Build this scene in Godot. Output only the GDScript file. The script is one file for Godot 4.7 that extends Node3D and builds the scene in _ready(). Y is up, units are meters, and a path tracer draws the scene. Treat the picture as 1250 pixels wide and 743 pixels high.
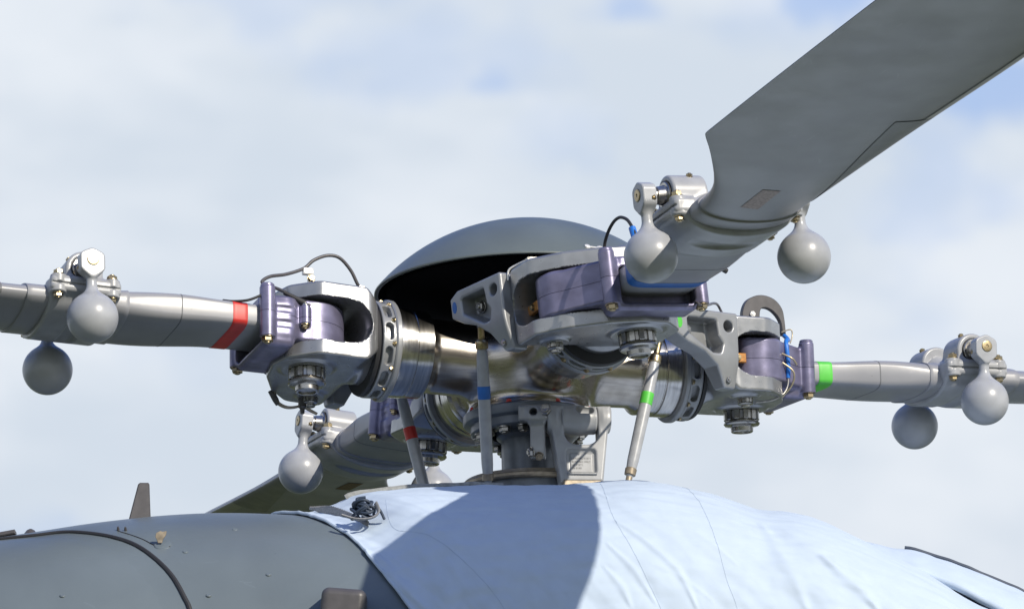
extends Node3D
# A helicopter rotor head seen from below through a long lens. HUB is the middle of the hub; x right, y up, z towards the viewer.
# Arm axes: x outwards along the blade, y up, z towards the trailing edge.

const HUB := Vector3(0, 5.5, 0)
const TURN0 := 0.262
const CONE := 2.077
var M := {}
var bolt_mesh: ArrayMesh
var nut_mesh: ArrayMesh

# ---------------------------------------------------------------- setting up view and light
func _ready() -> void:
	view_and_light()
	materials()
	ground()
	fuselage()
	cover()
	build_rotor()
	small_things()

func view_and_light() -> void:
	var d := 16.9
	var phi := deg_to_rad(14.223)
	var f := 5472.8
	var ay := atan((450.239 - 371.5) / f)
	var ax := atan((642.826 - 625.0) / f)
	var fw := Vector3(0, sin(phi), -cos(phi))
	var up := Vector3(0, cos(phi), sin(phi))
	var fw2 := fw * cos(ay) + up * sin(ay)
	var up2 := up * cos(ay) - fw * sin(ay)
	var rt := Vector3(1, 0, 0)
	var fw3 := fw2 * cos(ax) - rt * sin(ax)
	var rt3 := rt * cos(ax) + fw2 * sin(ax)
	var r := deg_to_rad(-1.357)
	var right := rt3 * cos(r) + up2 * sin(r)
	var top := up2 * cos(r) - rt3 * sin(r)
	var cam := Camera3D.new()
	cam.name = "camera"
	cam.fov = rad_to_deg(2.0 * atan(371.5 / f))
	cam.near = 0.1
	cam.far = 4000.0
	cam.transform = Transform3D(Basis(right, top, -fw3), HUB + Vector3(0, -d * sin(phi), d * cos(phi)))
	add_child(cam)
	cam.current = true
	var env := Environment.new()
	env.background_mode = Environment.BG_SKY
	env.sky = Sky.new()
	env.sky.sky_material = cloudy_sky()
	env.sky_rotation = Vector3(0, PI, 0)
	env.tonemap_mode = Environment.TONE_MAPPER_LINEAR
	env.tonemap_exposure = 1.0
	env.sdfgi_enabled = true
	env.ssao_enabled = true
	env.ssil_enabled = true
	var we := WorldEnvironment.new()
	we.name = "world_environment"
	we.environment = env
	add_child(we)
	var sun := DirectionalLight3D.new()
	sun.name = "sun"
	sun.light_energy = 1.6
	sun.light_color = Color(1.0, 0.965, 0.90)
	sun.light_angular_distance = 0.5
	sun.shadow_enabled = true
	add_child(sun)
	sun.look_at_from_position(Vector3.ZERO, -Vector3(0.54, 0.50, 0.675), Vector3.UP)

func cloudy_sky() -> PanoramaSkyMaterial:
	var w := 2048
	var h := 1024
	var n := FastNoiseLite.new()
	n.seed = 11
	n.noise_type = FastNoiseLite.TYPE_SIMPLEX_SMOOTH
	n.frequency = 1.0
	n.fractal_type = FastNoiseLite.FRACTAL_FBM
	n.fractal_octaves = 5
	n.fractal_gain = 0.5
	# soft openings in the cloud: azimuth, elevation (degrees), half sizes, strength
	var gaps := [[-0.37, 17.85, 0.32, 0.26, 0.42], [-0.1, 18.25, 0.9, 0.35, 0.22], [0.4, 17.6, 0.8, 0.6, 0.18], [-2.6, 19.1, 2.6, 0.55, 0.24], [2.9, 18.6, 1.2, 0.4, 0.22], [1.65, 18.75, 0.75, 0.35, 0.62], [4.25, 18.85, 0.75, 0.35, 0.62], [6.2, 17.7, 1.0, 0.55, 0.62], [5.6, 16.6, 0.9, 0.8, 0.28], [-1.5, 18.4, 1.3, 0.9, 0.24], [-3.4, 18.8, 1.2, 0.4, 0.22], [-4.6, 14.9, 1.4, 0.7, 0.10], [-6.1, 12.0, 1.4, 0.35, 0.20], [5.3, 14.6, 0.7, 0.8, 0.14]]
	var im := Image.create(w, h, false, Image.FORMAT_RGBF)
	var low := Color(0.67, 0.735, 0.81)
	im.fill(low)
	for j in h / 2:
		var el := (0.5 - (j + 0.5) / h) * PI
		var y := sin(el)
		var c := cos(el)
		for i in w:
			var az := ((i + 0.5) / w - 0.5) * TAU
			var v := Vector3(sin(az) * c, y * 1.9, -cos(az) * c)
			var a := n.get_noise_3dv(v * 2.2) + 0.45 * n.get_noise_3dv(v * 9.0 + Vector3(7, 3, 1))
			var bright := smoothstep(-0.4, 0.45, n.get_noise_3dv(v * 7.0 + Vector3(3, 9, 4)) + 0.18 * n.get_noise_3dv(Vector3(v.x - v.y * 0.6, v.y * 2.2 + v.x * 0.8, v.z) * 26.0))
			var gap := smoothstep(-0.50, 0.02, a) * smoothstep(0.325, 0.46, y) # higher up the cloud breaks
			var azd := rad_to_deg(az)
			var eld := rad_to_deg(el)
			if absf(azd) < 12.0 and eld < 26.0:
				var wob := n.get_noise_3dv(v * 22.0) * 1.3 + n.get_noise_3dv(v * 60.0) * 0.5
				for g in gaps:
					var q := Vector2((azd - g[0]) / g[2], (eld - g[1]) / g[3]).length()
					gap = maxf(gap, g[4] * (1.0 - smoothstep(0.25, 1.35, q + wob)))
			var cloud := Color(0.655, 0.73, 0.825).lerp(Color(0.81, 0.86, 0.925), bright)
			var blue := Color(0.30, 0.48, 0.86).lerp(Color(0.042, 0.14, 0.52), smoothstep(0.33, 0.6, y))
			var k := cloud.lerp(blue, gap)
			im.set_pixel(i, j, k.lerp(low, 1.0 - smoothstep(0.0, 0.16, y)))
	im.resize(4096, 2048, Image.INTERPOLATE_CUBIC)
	var m := PanoramaSkyMaterial.new()
	m.panorama = ImageTexture.create_from_image(im)
	return m

# ---------------------------------------------------------------- materials
func lin(r: float, g: float, b: float) -> Color:
	return Color(r, g, b).linear_to_srgb()

func noise_tex(freq: float, lo: float, hi: float, oct := 4, sd := 1, kind := FastNoiseLite.TYPE_SIMPLEX_SMOOTH) -> NoiseTexture2D:
	var n := FastNoiseLite.new()
	n.seed = sd
	n.noise_type = kind
	n.frequency = freq
	n.fractal_octaves = oct
	var t := NoiseTexture2D.new()
	t.width = 512
	t.height = 512
	t.seamless = true
	t.noise = n
	var g := Gradient.new()
	g.set_color(0, Color(lo, lo, lo))
	g.set_color(1, Color(hi, hi, hi))
	t.color_ramp = g
	return t

# even paint with faint broad stains, small pale scuffs and dark specks
func worn_tex() -> ImageTexture:
	var rng := RandomNumberGenerator.new()
	rng.seed = 404
	var n := FastNoiseLite.new()
	n.seed = 3
	n.frequency = 0.006
	n.fractal_octaves = 6
	var im := n.get_seamless_image(512, 512)
	im.convert(Image.FORMAT_RGB8)
	for y in 512:
		for x in 512:
			var v := 0.84 + 0.15 * im.get_pixel(x, y).r
			im.set_pixel(x, y, Color(v, v, v))
	for k in 170:
		var p := Vector2(rng.randf() * 512.0, rng.randf() * 512.0)
		var d := Vector2.from_angle(rng.randf_range(-0.5, 0.5))
		var pale := rng.randf() < 0.55
		var f := rng.randf_range(0.04, 0.10) if pale else -rng.randf_range(0.04, 0.13)
		var len := rng.randf_range(2.0, 16.0) if pale else rng.randf_range(1.0, 4.0)
		for u in int(len):
			var q := p + d * u
			var qx := posmod(int(q.x), 512)
			var qy := posmod(int(q.y), 512)
			var v := clampf(im.get_pixel(qx, qy).r + f, 0.0, 1.0)
			im.set_pixel(qx, qy, Color(v, v, v))
	return ImageTexture.create_from_image(im)

func bump_tex(freq: float, strength: float, sd: int, oct := 4) -> NoiseTexture2D:
	var t := noise_tex(freq, 0, 1, oct, sd)
	t.color_ramp = null
	t.as_normal_map = true
	t.bump_strength = strength
	return t

func mat(called: String, c: Color, rough: float, metal := 0.0, tone: Texture2D = null, scale := Vector3(2, 2, 2), rtex: Texture2D = null, bump: Texture2D = null, bscale := 1.0) -> StandardMaterial3D:
	var m := StandardMaterial3D.new()
	m.resource_name = called
	m.albedo_color = c
	m.roughness = rough
	m.metallic = metal
	m.uv1_triplanar = true
	m.uv1_scale = scale
	if tone: m.albedo_texture = tone
	if rtex: m.roughness_texture = rtex
	if bump:
		m.normal_enabled = true
		m.normal_texture = bump
		m.normal_scale = bscale
	M[called] = m
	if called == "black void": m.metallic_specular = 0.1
	return m

func materials() -> void:
	var tone := noise_tex(0.012, 0.86, 1.0, 5, 3)
	var tone_strong := noise_tex(0.02, 0.70, 1.0, 5, 8)
	var worn := worn_tex()
	mat("joint grey", lin(0.13, 0.135, 0.145), 0.6)
	var rr := noise_tex(0.015, 0.7, 1.0, 5, 5)
	var fine := bump_tex(0.25, 2.0, 21, 3)
	var brushed := noise_tex(0.03, 0.72, 1.0, 4, 14)
	mat("blade paint", lin(0.315, 0.320, 0.345), 0.42, 0.0, worn, Vector3(0.6, 0.6, 0.6), rr)
	mat("weight paint", lin(0.40, 0.415, 0.445), 0.37, 0.0, worn, Vector3(2.2, 2.2, 2.2), rr, fine, 0.03)
	mat("clamp paint", lin(0.35, 0.36, 0.38), 0.40, 0.0, tone, Vector3(1.5, 1.5, 1.5), rr, fine, 0.03)
	mat("cast metal", lin(0.385, 0.39, 0.40), 0.36, 0.70, worn, Vector3(2.7, 2.7, 2.7), rr, fine, 0.05)
	mat("horn metal", lin(0.335, 0.345, 0.36), 0.42, 0.35, worn, Vector3(1.7, 1.7, 1.7), rr, fine, 0.05)
	mat("violet metal", lin(0.25, 0.238, 0.365), 0.42, 0.5, tone_strong, Vector3(1.1, 1.1, 1.1), rr, fine, 0.03)
	mat("titanium", lin(0.60, 0.55, 0.49), 0.30, 1.0, brushed, Vector3(0.7, 5.0, 0.7), rr)
	mat("polished ring", lin(0.70, 0.68, 0.65), 0.25, 1.0, brushed, Vector3(0.6, 4.0, 0.6), rr)
	mat("bolt metal", lin(0.56, 0.45, 0.27), 0.33, 1.0, tone_strong, Vector3(9, 9, 9))
	mat("steel", lin(0.55, 0.53, 0.5), 0.3, 1.0, tone_strong, Vector3(6, 6, 6))
	mat("dark nut", lin(0.55, 0.53, 0.50), 0.24, 0.95, tone_strong, Vector3(6, 6, 6))
	mat("black rubber", lin(0.022, 0.022, 0.024), 0.6)
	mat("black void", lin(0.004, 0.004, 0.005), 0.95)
	mat("cap paint", lin(0.120, 0.145, 0.147), 0.44, 0.0, worn, Vector3(0.7, 0.7, 0.7), rr)
	mat("cowling paint", lin(0.142, 0.175, 0.198), 0.46, 0.0, worn, Vector3(0.45, 0.45, 0.45), rr, fine, 0.03)
	mat("cloth", lin(0.475, 0.565, 0.685), 0.95, 0.0, noise_tex(0.02, 0.96, 1.0, 5, 31), Vector3(1.2, 1.2, 1.2), null, bump_tex(0.012, 6.0, 33, 3), 0.05)
	mat("cloth trim", lin(0.36, 0.37, 0.36), 0.95, 0.0, tone_strong, Vector3(4, 4, 4), null, fine, 0.3)
	mat("cloth thread", lin(0.38, 0.46, 0.57), 0.95)
	mat("webbing", lin(0.36, 0.36, 0.37), 0.9, 0.0, tone_strong, Vector3(8, 8, 8), null, fine, 0.3)
	mat("cord blue", lin(0.025, 0.04, 0.07), 0.55)
	mat("taupe", lin(0.078, 0.074, 0.080), 0.5, 0.0, tone, Vector3(3, 3, 3), rr)
	mat("red band", lin(0.60, 0.032, 0.025), 0.45, 0.0, worn, Vector3(3, 3, 3))
	mat("blue band", lin(0.014, 0.13, 0.44), 0.45, 0.0, worn, Vector3(3, 3, 3))
	mat("green band", lin(0.10, 0.58, 0.065), 0.45, 0.0, worn, Vector3(3, 3, 3))
	mat("brown patch", lin(0.46, 0.36, 0.33), 0.55, 0.0, tone_strong, Vector3(6, 6, 6))
	mat("rust patch", lin(0.24, 0.13, 0.06), 0.6, 0.0, tone_strong, Vector3(6, 6, 6))
	mat("edge guard", lin(0.20, 0.205, 0.21), 0.42, 0.1, worn, Vector3(2, 2, 2), rr)
	mat("edge strip", lin(0.40, 0.40, 0.38), 0.4, 0.4, worn, Vector3(2, 2, 2), rr)
	mat("orange bracket", lin(0.55, 0.24, 0.05), 0.45, 0.2, tone_strong, Vector3(5, 5, 5))
	mat("tan ring", lin(0.42, 0.35, 0.26), 0.45, 0.5, tone_strong, Vector3(3, 3, 3))
	mat("mast paint", lin(0.13, 0.15, 0.18), 0.4, 0.2, tone, Vector3(3, 3, 3), rr)
	mat("red seal", lin(0.5, 0.03, 0.02), 0.5)
	mat("rod paint", lin(0.40, 0.41, 0.43), 0.38, 0.1, tone, Vector3(3, 3, 3), rr)
	mat("blue cable", lin(0.015, 0.15, 0.55), 0.4)
	mat("wire", lin(0.42, 0.36, 0.25), 0.4, 0.7)
	mat("ink", lin(0.12, 0.12, 0.125), 0.6)
	mat("white metal", lin(0.72, 0.71, 0.68), 0.35, 0.3)
	var g := mat("grass ground", lin(0.150, 0.175, 0.048), 0.95, 0.0, noise_tex(0.05, 0.5, 1.0, 5, 77), Vector3(0.25, 0.25, 0.25))
	g.uv1_world_triplanar = true
	var b := Bag.new()
	b.lathe([Vector2(0.0, 0.0), Vector2(1.35, 0.0), Vector2(1.35, 0.22), Vector2(1.2, 0.25)], 20)
	b.prism(ngon(6, 1.12), 0.22, 1.1, 0.12, Transform3D(Basis(Vector3(1, 0, 0), Vector3(0, 0, -1), Vector3(0, 1, 0)), Vector3.ZERO))
	b.lathe([Vector2(0.62, 1.05), Vector2(0.62, 1.3), Vector2(0.5, 1.4), Vector2(0.0, 1.4)], 14)
	bolt_mesh = b.mesh()
	# castellated nut, hanging along +y, unit = radius of the nut body
	var t := Bag.new()
	var star := PackedVector2Array()
	for i in 12:
		for k in 4:
			var a: float = (i + [0.0, 0.08, 0.60, 0.68][k]) / 12.0 * TAU
			star.append(Vector2(cos(a), sin(a)) * [0.90, 1.0, 1.0, 0.90][k])
	t.lathe([Vector2(1.12, -0.3), Vector2(1.12, 0.0), Vector2(1.05, 0.06), Vector2(0.0, 0.06)], 36)
	t.prism(star, 0.04, 0.62, 0.05, Transform3D(Basis(Vector3(1, 0, 0), Vector3(0, 0, -1), Vector3(0, 1, 0)), Vector3.ZERO))
	t.lathe([Vector2(0.72, 0.55), Vector2(0.72, 0.70), Vector2(1.0, 0.72), Vector2(1.02, 0.80), Vector2(0.95, 0.88), Vector2(0.70, 0.92), Vector2(0.64, 0.97), Vector2(0.62, 1.22), Vector2(0.57, 1.26), Vector2(0.48, 1.26), Vector2(0.46, 1.16), Vector2(0.0, 1.16)], 36)
	nut_mesh = t.mesh(32)

# ---------------------------------------------------------------- making objects
func thing(called: String, label: String, category: String, group := "", at := Transform3D()) -> Node3D:
	var o := Node3D.new()
	o.name = called
	add_child(o, true)
	o.transform = at
	o.set_meta("label", label)
	o.set_meta("category", category)
	if group: o.set_meta("group", group)
	return o

func part(parent: Node3D, called: String, mesh: Mesh, m: String, at := Transform3D(), label := "") -> MeshInstance3D:
	var o := MeshInstance3D.new()
	o.name = called
	o.mesh = mesh
	o.material_override = M[m]
	o.transform = at
	if label: o.set_meta("label", label)
	parent.add_child(o, true)
	return o

func along(at: Vector3, y_axis: Vector3, s := 1.0, spin := 0.0) -> Transform3D:
	var y := y_axis.normalized()
	var x := y.cross(Vector3(0.31, 0.2, 0.93)).normalized() if absf(y.x) > 0.8 else y.cross(Vector3(1, 0.05, 0)).normalized()
	var b := Basis(x, y, x.cross(y)) * Basis(Vector3.UP, spin)
	return Transform3D(b.scaled_local(Vector3(s, s, s)), at)

func bolt(parent: Node3D, at: Vector3, axis: Vector3, r: float, m := "bolt metal", called := "bolt") -> void:
	part(parent, called, bolt_mesh, m, along(at, axis, r, fmod(at.x * 37.0 + at.z * 91.0, 1.0)))

static func ngon(n: int, r: float) -> PackedVector2Array:
	var p := PackedVector2Array()
	for i in n:
		p.append(Vector2(cos(TAU * i / n), sin(TAU * i / n)) * r)
	return p

class Bag:
	var t := PackedVector3Array()
	func tri(a: Vector3, b: Vector3, c: Vector3) -> void:
		t.append(a); t.append(b); t.append(c)
	func quad(a: Vector3, b: Vector3, c: Vector3, d: Vector3) -> void:
		if a.distance_squared_to(b) > 1e-14 and b.distance_squared_to(c) > 1e-14 and a.distance_squared_to(c) > 1e-14: tri(a, b, c)
		if a.distance_squared_to(d) > 1e-14 and d.distance_squared_to(c) > 1e-14 and a.distance_squared_to(c) > 1e-14: tri(a, c, d)
	func lathe(prof: Array, seg: int, xf := Transform3D()) -> void:
		for j in seg:
			var a := TAU * j / seg
			var b := TAU * ((j + 1) % seg) / seg
			for i in prof.size() - 1:
				var p: Vector2 = prof[i]
				var q: Vector2 = prof[i + 1]
				quad(xf * Vector3(p.x * cos(a), p.y, p.x * sin(a)), xf * Vector3(q.x * cos(a), q.y, q.x * sin(a)), xf * Vector3(q.x * cos(b), q.y, q.x * sin(b)), xf * Vector3(p.x * cos(b), p.y, p.x * sin(b)))
	func inset(poly: PackedVector2Array, d: float) -> PackedVector2Array:
		var o := PackedVector2Array()
		var n := poly.size()
		for i in n:
			var a := (poly[i] - poly[(i + n - 1) % n]).normalized()
			var b := (poly[(i + 1) % n] - poly[i]).normalized()
			var na := Vector2(-a.y, a.x)
			var nb := Vector2(-b.y, b.x)
			var m := na + nb
			var l := m.length_squared()
			o.append(poly[i] + (m * (2.0 * d / l) if l > 0.4 else na * d))
		return o
	func prism(poly: PackedVector2Array, z0: float, z1: float, bev: float, xf := Transform3D()) -> void: # poly counter-clockwise in xy
		var inn := inset(poly, bev)
		var n := poly.size()
		var idx := Geometry2D.triangulate_polygon(inn)
		for i in range(0, idx.size(), 3):
			var a := inn[idx[i]]
			var b := inn[idx[i + 1]]
			var c := inn[idx[i + 2]]
			if (b - a).cross(c - a) < 0:
				var s := b
				b = c
				c = s
			tri(xf * Vector3(a.x, a.y, z1), xf * Vector3(b.x, b.y, z1), xf * Vector3(c.x, c.y, z1))
			tri(xf * Vector3(a.x, a.y, z0), xf * Vector3(c.x, c.y, z0), xf * Vector3(b.x, b.y, z0))
		for i in n:
			var k := (i + 1) % n
			var rings := [[inn, z0], [poly, z0 + bev], [poly, z1 - bev], [inn, z1]]
			for r in 3:
				var p: PackedVector2Array = rings[r][0]
				var q: PackedVector2Array = rings[r + 1][0]
				quad(xf * Vector3(p[i].x, p[i].y, rings[r][1]), xf * Vector3(p[k].x, p[k].y, rings[r][1]), xf * Vector3(q[k].x, q[k].y, rings[r + 1][1]), xf * Vector3(q[i].x, q[i].y, rings[r + 1][1]))
	func box(c: Vector3, h: Vector3, bev: float, xf := Transform3D()) -> void:
		prism(PackedVector2Array([Vector2(-h.x, -h.y), Vector2(h.x, -h.y), Vector2(h.x, h.y), Vector2(-h.x, h.y)]), -h.z, h.z, bev, xf * Transform3D(Basis(), c))
	func tube(pts: Array, r: float, seg := 10, r_end := -1.0, squash := 1.0) -> void:
		var up := Vector3.UP
		var rings := []
		var n := pts.size()
		for i in n:
			var d: Vector3 = ((pts[mini(i + 1, n - 1)] as Vector3) - (pts[maxi(i - 1, 0)] as Vector3)).normalized()
			if i == 0 and absf(d.dot(up)) > 0.9: up = Vector3(1, 0, 0)
			up = (up - d * up.dot(d)).normalized()
			var s := d.cross(up)
			var rr := r if r_end < 0 else lerpf(r, r_end, float(i) / (n - 1))
			var ring := PackedVector3Array()
			for k in seg:
				var a := TAU * k / seg
				ring.append((pts[i] as Vector3) + (up * cos(a) * squash + s * sin(a)) * rr)
			rings.append(ring)
		for i in n - 1:
			for k in seg:
				var l := (k + 1) % seg
				quad(rings[i][k], rings[i][l], rings[i + 1][l], rings[i + 1][k])
		for k in range(1, seg - 1):
			tri(rings[0][0], rings[0][k + 1], rings[0][k])
			tri(rings[n - 1][0], rings[n - 1][k], rings[n - 1][k + 1])
	func mesh(ang := 38.0) -> ArrayMesh:
		var n := t.size()
		var fn := PackedVector3Array()
		var at := {}
		var keys: Array[Vector3i] = []
		keys.resize(n)
		for f in n / 3:
			fn.append((t[f * 3 + 1] - t[f * 3]).cross(t[f * 3 + 2] - t[f * 3]))
			for k in 3:
				var key := Vector3i((t[f * 3 + k] * 50000.0).round())
				keys[f * 3 + k] = key
				if at.has(key): at[key].append(f)
				else: at[key] = PackedInt32Array([f])
		var lim := cos(deg_to_rad(ang))
		var un := PackedVector3Array()
		for v in fn: un.append(v.normalized())
		var vs := PackedVector3Array()
		var ns := PackedVector3Array()
		vs.resize(n)
		ns.resize(n)
		for f in n / 3:
			for k in 3:
				var s := Vector3.ZERO
				for g in at[keys[f * 3 + k]]:
					if un[f].dot(un[g]) > lim: s += fn[g]
				var to: int = f * 3 + [0, 2, 1][k]
				vs[to] = t[f * 3 + k]
				ns[to] = s.normalized() if s.length_squared() > 0 else un[f]
		return arrays(vs, ns)
	static func arrays(vs: PackedVector3Array, ns: PackedVector3Array, ix := PackedInt32Array()) -> ArrayMesh:
		var a := []
		a.resize(Mesh.ARRAY_MAX)
		a[Mesh.ARRAY_VERTEX] = vs
		a[Mesh.ARRAY_NORMAL] = ns
		if ix.size(): a[Mesh.ARRAY_INDEX] = ix
		var m := ArrayMesh.new()
		m.add_surface_from_arrays(Mesh.PRIMITIVE_TRIANGLES, a)
		return m

# rows of points -> smooth skin; faces run rows i, i+1 with v counter-clockwise seen from outside when flip is false
func skin(rows: Array, closed := false, flip := false, caps := false) -> ArrayMesh:
	var nu: int = rows.size()
	var nv: int = rows[0].size()
	var vs := PackedVector3Array()
	for r in rows: vs.append_array(r)
	var ns := PackedVector3Array()
	ns.resize(vs.size())
	var ix := PackedInt32Array()
	for i in nu - 1:
		for j in (nv if closed else nv - 1):
			var k := (j + 1) % nv
			var a := i * nv + j
			var b := i * nv + k
			var c := (i + 1) * nv + k
			var d := (i + 1) * nv + j
			var n := (vs[c] - vs[a]).cross(vs[d] - vs[b])
			if flip: n = -n
			ns[a] += n; ns[b] += n; ns[c] += n; ns[d] += n
			if flip: ix.append_array([a, b, c, a, c, d])
			else: ix.append_array([a, c, b, a, d, c])
	for i in ns.size(): ns[i] = ns[i].normalized()
	if caps:
		for e in 2:
			var base := vs.size()
			var o: int = 0 if e == 0 else (nu - 1) * nv
			var nn := Vector3.ZERO
			for j in nv: nn += vs[o + j].cross(vs[o + (j + 1) % nv])
			nn = nn.normalized() * (1.0 if (e == 0) == flip else -1.0)
			for j in nv:
				vs.append(vs[o + j])
				ns.append(nn)
			for j in range(1, nv - 1):
				if (e == 0) == flip: ix.append_array([base, base + j + 1, base + j])
				else: ix.append_array([base, base + j, base + j + 1])
	return Bag.arrays(vs, ns, ix)

# ---------------------------------------------------------------- rounded castings: the zero surface of a distance, meshed as surface nets
func net(f: Callable, lo: Vector3, hi: Vector3, c: float, sharp := false) -> ArrayMesh:
	var B := 4
	var nb := Vector3i(((hi - lo) / (c * B)).ceil())
	var nx := nb.x * B + 1
	var ny := nb.y * B + 1
	var nz := nb.z * B + 1
	var v := PackedFloat32Array()
	v.resize(nx * ny * nz)
	v.fill(1e9)
	var half := c * B * 0.8661 * 1.25
	var live: Array[Vector3i] = []
	for bz in nb.z:
		for by in nb.y:
			for bx in nb.x:
				var d: float = f.call(lo + Vector3(bx + 0.5, by + 0.5, bz + 0.5) * (c * B))
				if absf(d) < half: live.append(Vector3i(bx, by, bz) * B)
	for b in live:
		for z in range(b.z, b.z + B + 1):
			for y in range(b.y, b.y + B + 1):
				var o := (z * ny + y) * nx
				for x in range(b.x, b.x + B + 1):
					if v[o + x] > 1e8: v[o + x] = f.call(lo + Vector3(x, y, z) * c)
	var sx := 1
	var sy := nx
	var sz := nx * ny
	var id := {}
	var vs := PackedVector3Array()
	var ns := PackedVector3Array()
	var off := [0, sx, sy, sx + sy, sz, sx + sz, sy + sz, sx + sy + sz]
	var edges := [[0, 1], [2, 3], [4, 5], [6, 7], [0, 2], [1, 3], [4, 6], [5, 7], [0, 4], [1, 5], [2, 6], [3, 7]]
	var corner := [Vector3(0, 0, 0), Vector3(1, 0, 0), Vector3(0, 1, 0), Vector3(1, 1, 0), Vector3(0, 0, 1), Vector3(1, 0, 1), Vector3(0, 1, 1), Vector3(1, 1, 1)]
	var q := PackedFloat32Array()
	q.resize(8)
	var e := c * 0.35
	for b in live:
		for z in range(b.z, b.z + B):
			for y in range(b.y, b.y + B):
				for x in range(b.x, b.x + B):
					var o := (z * ny + y) * nx + x
					var neg := 0
					for k in 8:
						q[k] = v[o + off[k]]
						if q[k] < 0: neg += 1
					if neg == 0 or neg == 8: continue
					var s := Vector3.ZERO
					var m := 0
					for ed in edges:
						var a := q[ed[0]]
						var w := q[ed[1]]
						if (a < 0) != (w < 0):
							s += (corner[ed[0]] as Vector3).lerp(corner[ed[1]], a / (a - w))
							m += 1
					var p := lo + (Vector3(x, y, z) + s / m) * c
					for it in 2:
						var d0: float = f.call(p)
						var g := Vector3(f.call(p + Vector3(e, 0, 0)) - d0, f.call(p + Vector3(0, e, 0)) - d0, f.call(p + Vector3(0, 0, e)) - d0) / e
						var l := g.length_squared()
						if it == 0:
							if l > 0.05: p -= g * clampf(d0 / l, -c * 0.5, c * 0.5)
						else: ns.append(g.normalized() if l > 0 else Vector3.UP)
					id[o] = vs.size()
					vs.append(p)
	var ix := PackedInt32Array()
	for o: int in id:
		var a := v[o] < 0
		for ax in 3:
			var st: int = [sx, sy, sz][ax]
			if a == (v[o + st] < 0): continue
			var s1: int = [sy, sz, sx][ax]
			var s2: int = [sz, sx, sy][ax]
			if not (id.has(o - s1) and id.has(o - s2) and id.has(o - s1 - s2)): continue
			var i0: int = id[o - s1 - s2]
			var i1: int = id[o - s2]
			var i2: int = id[o]
			var i3: int = id[o - s1]
			if a: ix.append_array([i0, i2, i1, i0, i3, i2])
			else: ix.append_array([i0, i1, i2, i0, i2, i3])
	return Bag.arrays(vs, ns, ix)

# keeps what lies above (keep = 1) or below (keep = -1) the level y
func slice(m: ArrayMesh, y: float, keep: float) -> ArrayMesh:
	var ar := m.surface_get_arrays(0)
	var v: PackedVector3Array = ar[Mesh.ARRAY_VERTEX]
	var nn: PackedVector3Array = ar[Mesh.ARRAY_NORMAL]
	var ix: PackedInt32Array = ar[Mesh.ARRAY_INDEX]
	var ov := PackedVector3Array()
	var on := PackedVector3Array()
	for t in range(0, ix.size(), 3):
		var pv := []
		var pn := []
		for k in 3:
			var a := ix[t + k]
			var b := ix[t + (k + 1) % 3]
			var da := (v[a].y - y) * keep
			var db := (v[b].y - y) * keep
			if da >= 0.0:
				pv.append(v[a])
				pn.append(nn[a])
			if (da >= 0.0) != (db >= 0.0):
				var w := da / (da - db)
				pv.append(v[a].lerp(v[b], w))
				pn.append(nn[a].lerp(nn[b], w).normalized())
		for k in range(1, pv.size() - 1):
			for q in [0, k, k + 1]:
				ov.append(pv[q])
				on.append(pn[q])
	return Bag.arrays(ov, on)

static func smin(a: float, b: float, k: float) -> float:
	var h := maxf(k - absf(a - b), 0.0) / k
	return minf(a, b) - h * h * k * 0.25

static func smax(a: float, b: float, k: float) -> float:
	var h := maxf(k - absf(a - b), 0.0) / k
	return maxf(a, b) + h * h * k * 0.25

static func rbox(p: Vector3, h: Vector3, r: float) -> float:
	var q := p.abs() - h + Vector3(r, r, r)
	return q.max(Vector3.ZERO).length() + minf(maxf(q.x, maxf(q.y, q.z)), 0.0) - r

static func extr(d2: float, y: float, hh: float, r: float) -> float:
	var a := d2 + r
	var b := absf(y) - hh + r
	return minf(maxf(a, b), 0.0) + Vector2(maxf(a, 0.0), maxf(b, 0.0)).length() - r

static func cyl(rad: float, r: float, y: float, hh: float, rd: float) -> float: # rad: distance from the axis
	return extr(rad - r, y, hh, rd)

static func poly2(p: Vector2, v: PackedVector2Array) -> float:
	var d := 1e9
	var inside := false
	var n := v.size()
	var j := n - 1
	for i in n:
		var e := v[j] - v[i]
		var w := p - v[i]
		var b := w - e * clampf(w.dot(e) / e.length_squared(), 0.0, 1.0)
		d = minf(d, b.length_squared())
		if (v[i].y > p.y) != (v[j].y > p.y) and p.x < (v[j].x - v[i].x) * (p.y - v[i].y) / (v[j].y - v[i].y) + v[i].x: inside = not inside
		j = i
	return -sqrt(d) if inside else sqrt(d)

static func seg(p: Vector3, a: Vector3, b: Vector3, ra: float, rb: float) -> float:
	var t := clampf((p - a).dot(b - a) / (b - a).length_squared(), 0.0, 1.0)
	return p.distance_to(a.lerp(b, t)) - lerpf(ra, rb, t)

static func oval(y: float, z: float, h: float, w: float) -> float:
	var k0 := Vector2(y / h, z / w).length()
	var k1 := Vector2(y / (h * h), z / (w * w)).length()
	return k0 * (k0 - 1.0) / maxf(k1, 1e-6)

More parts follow.
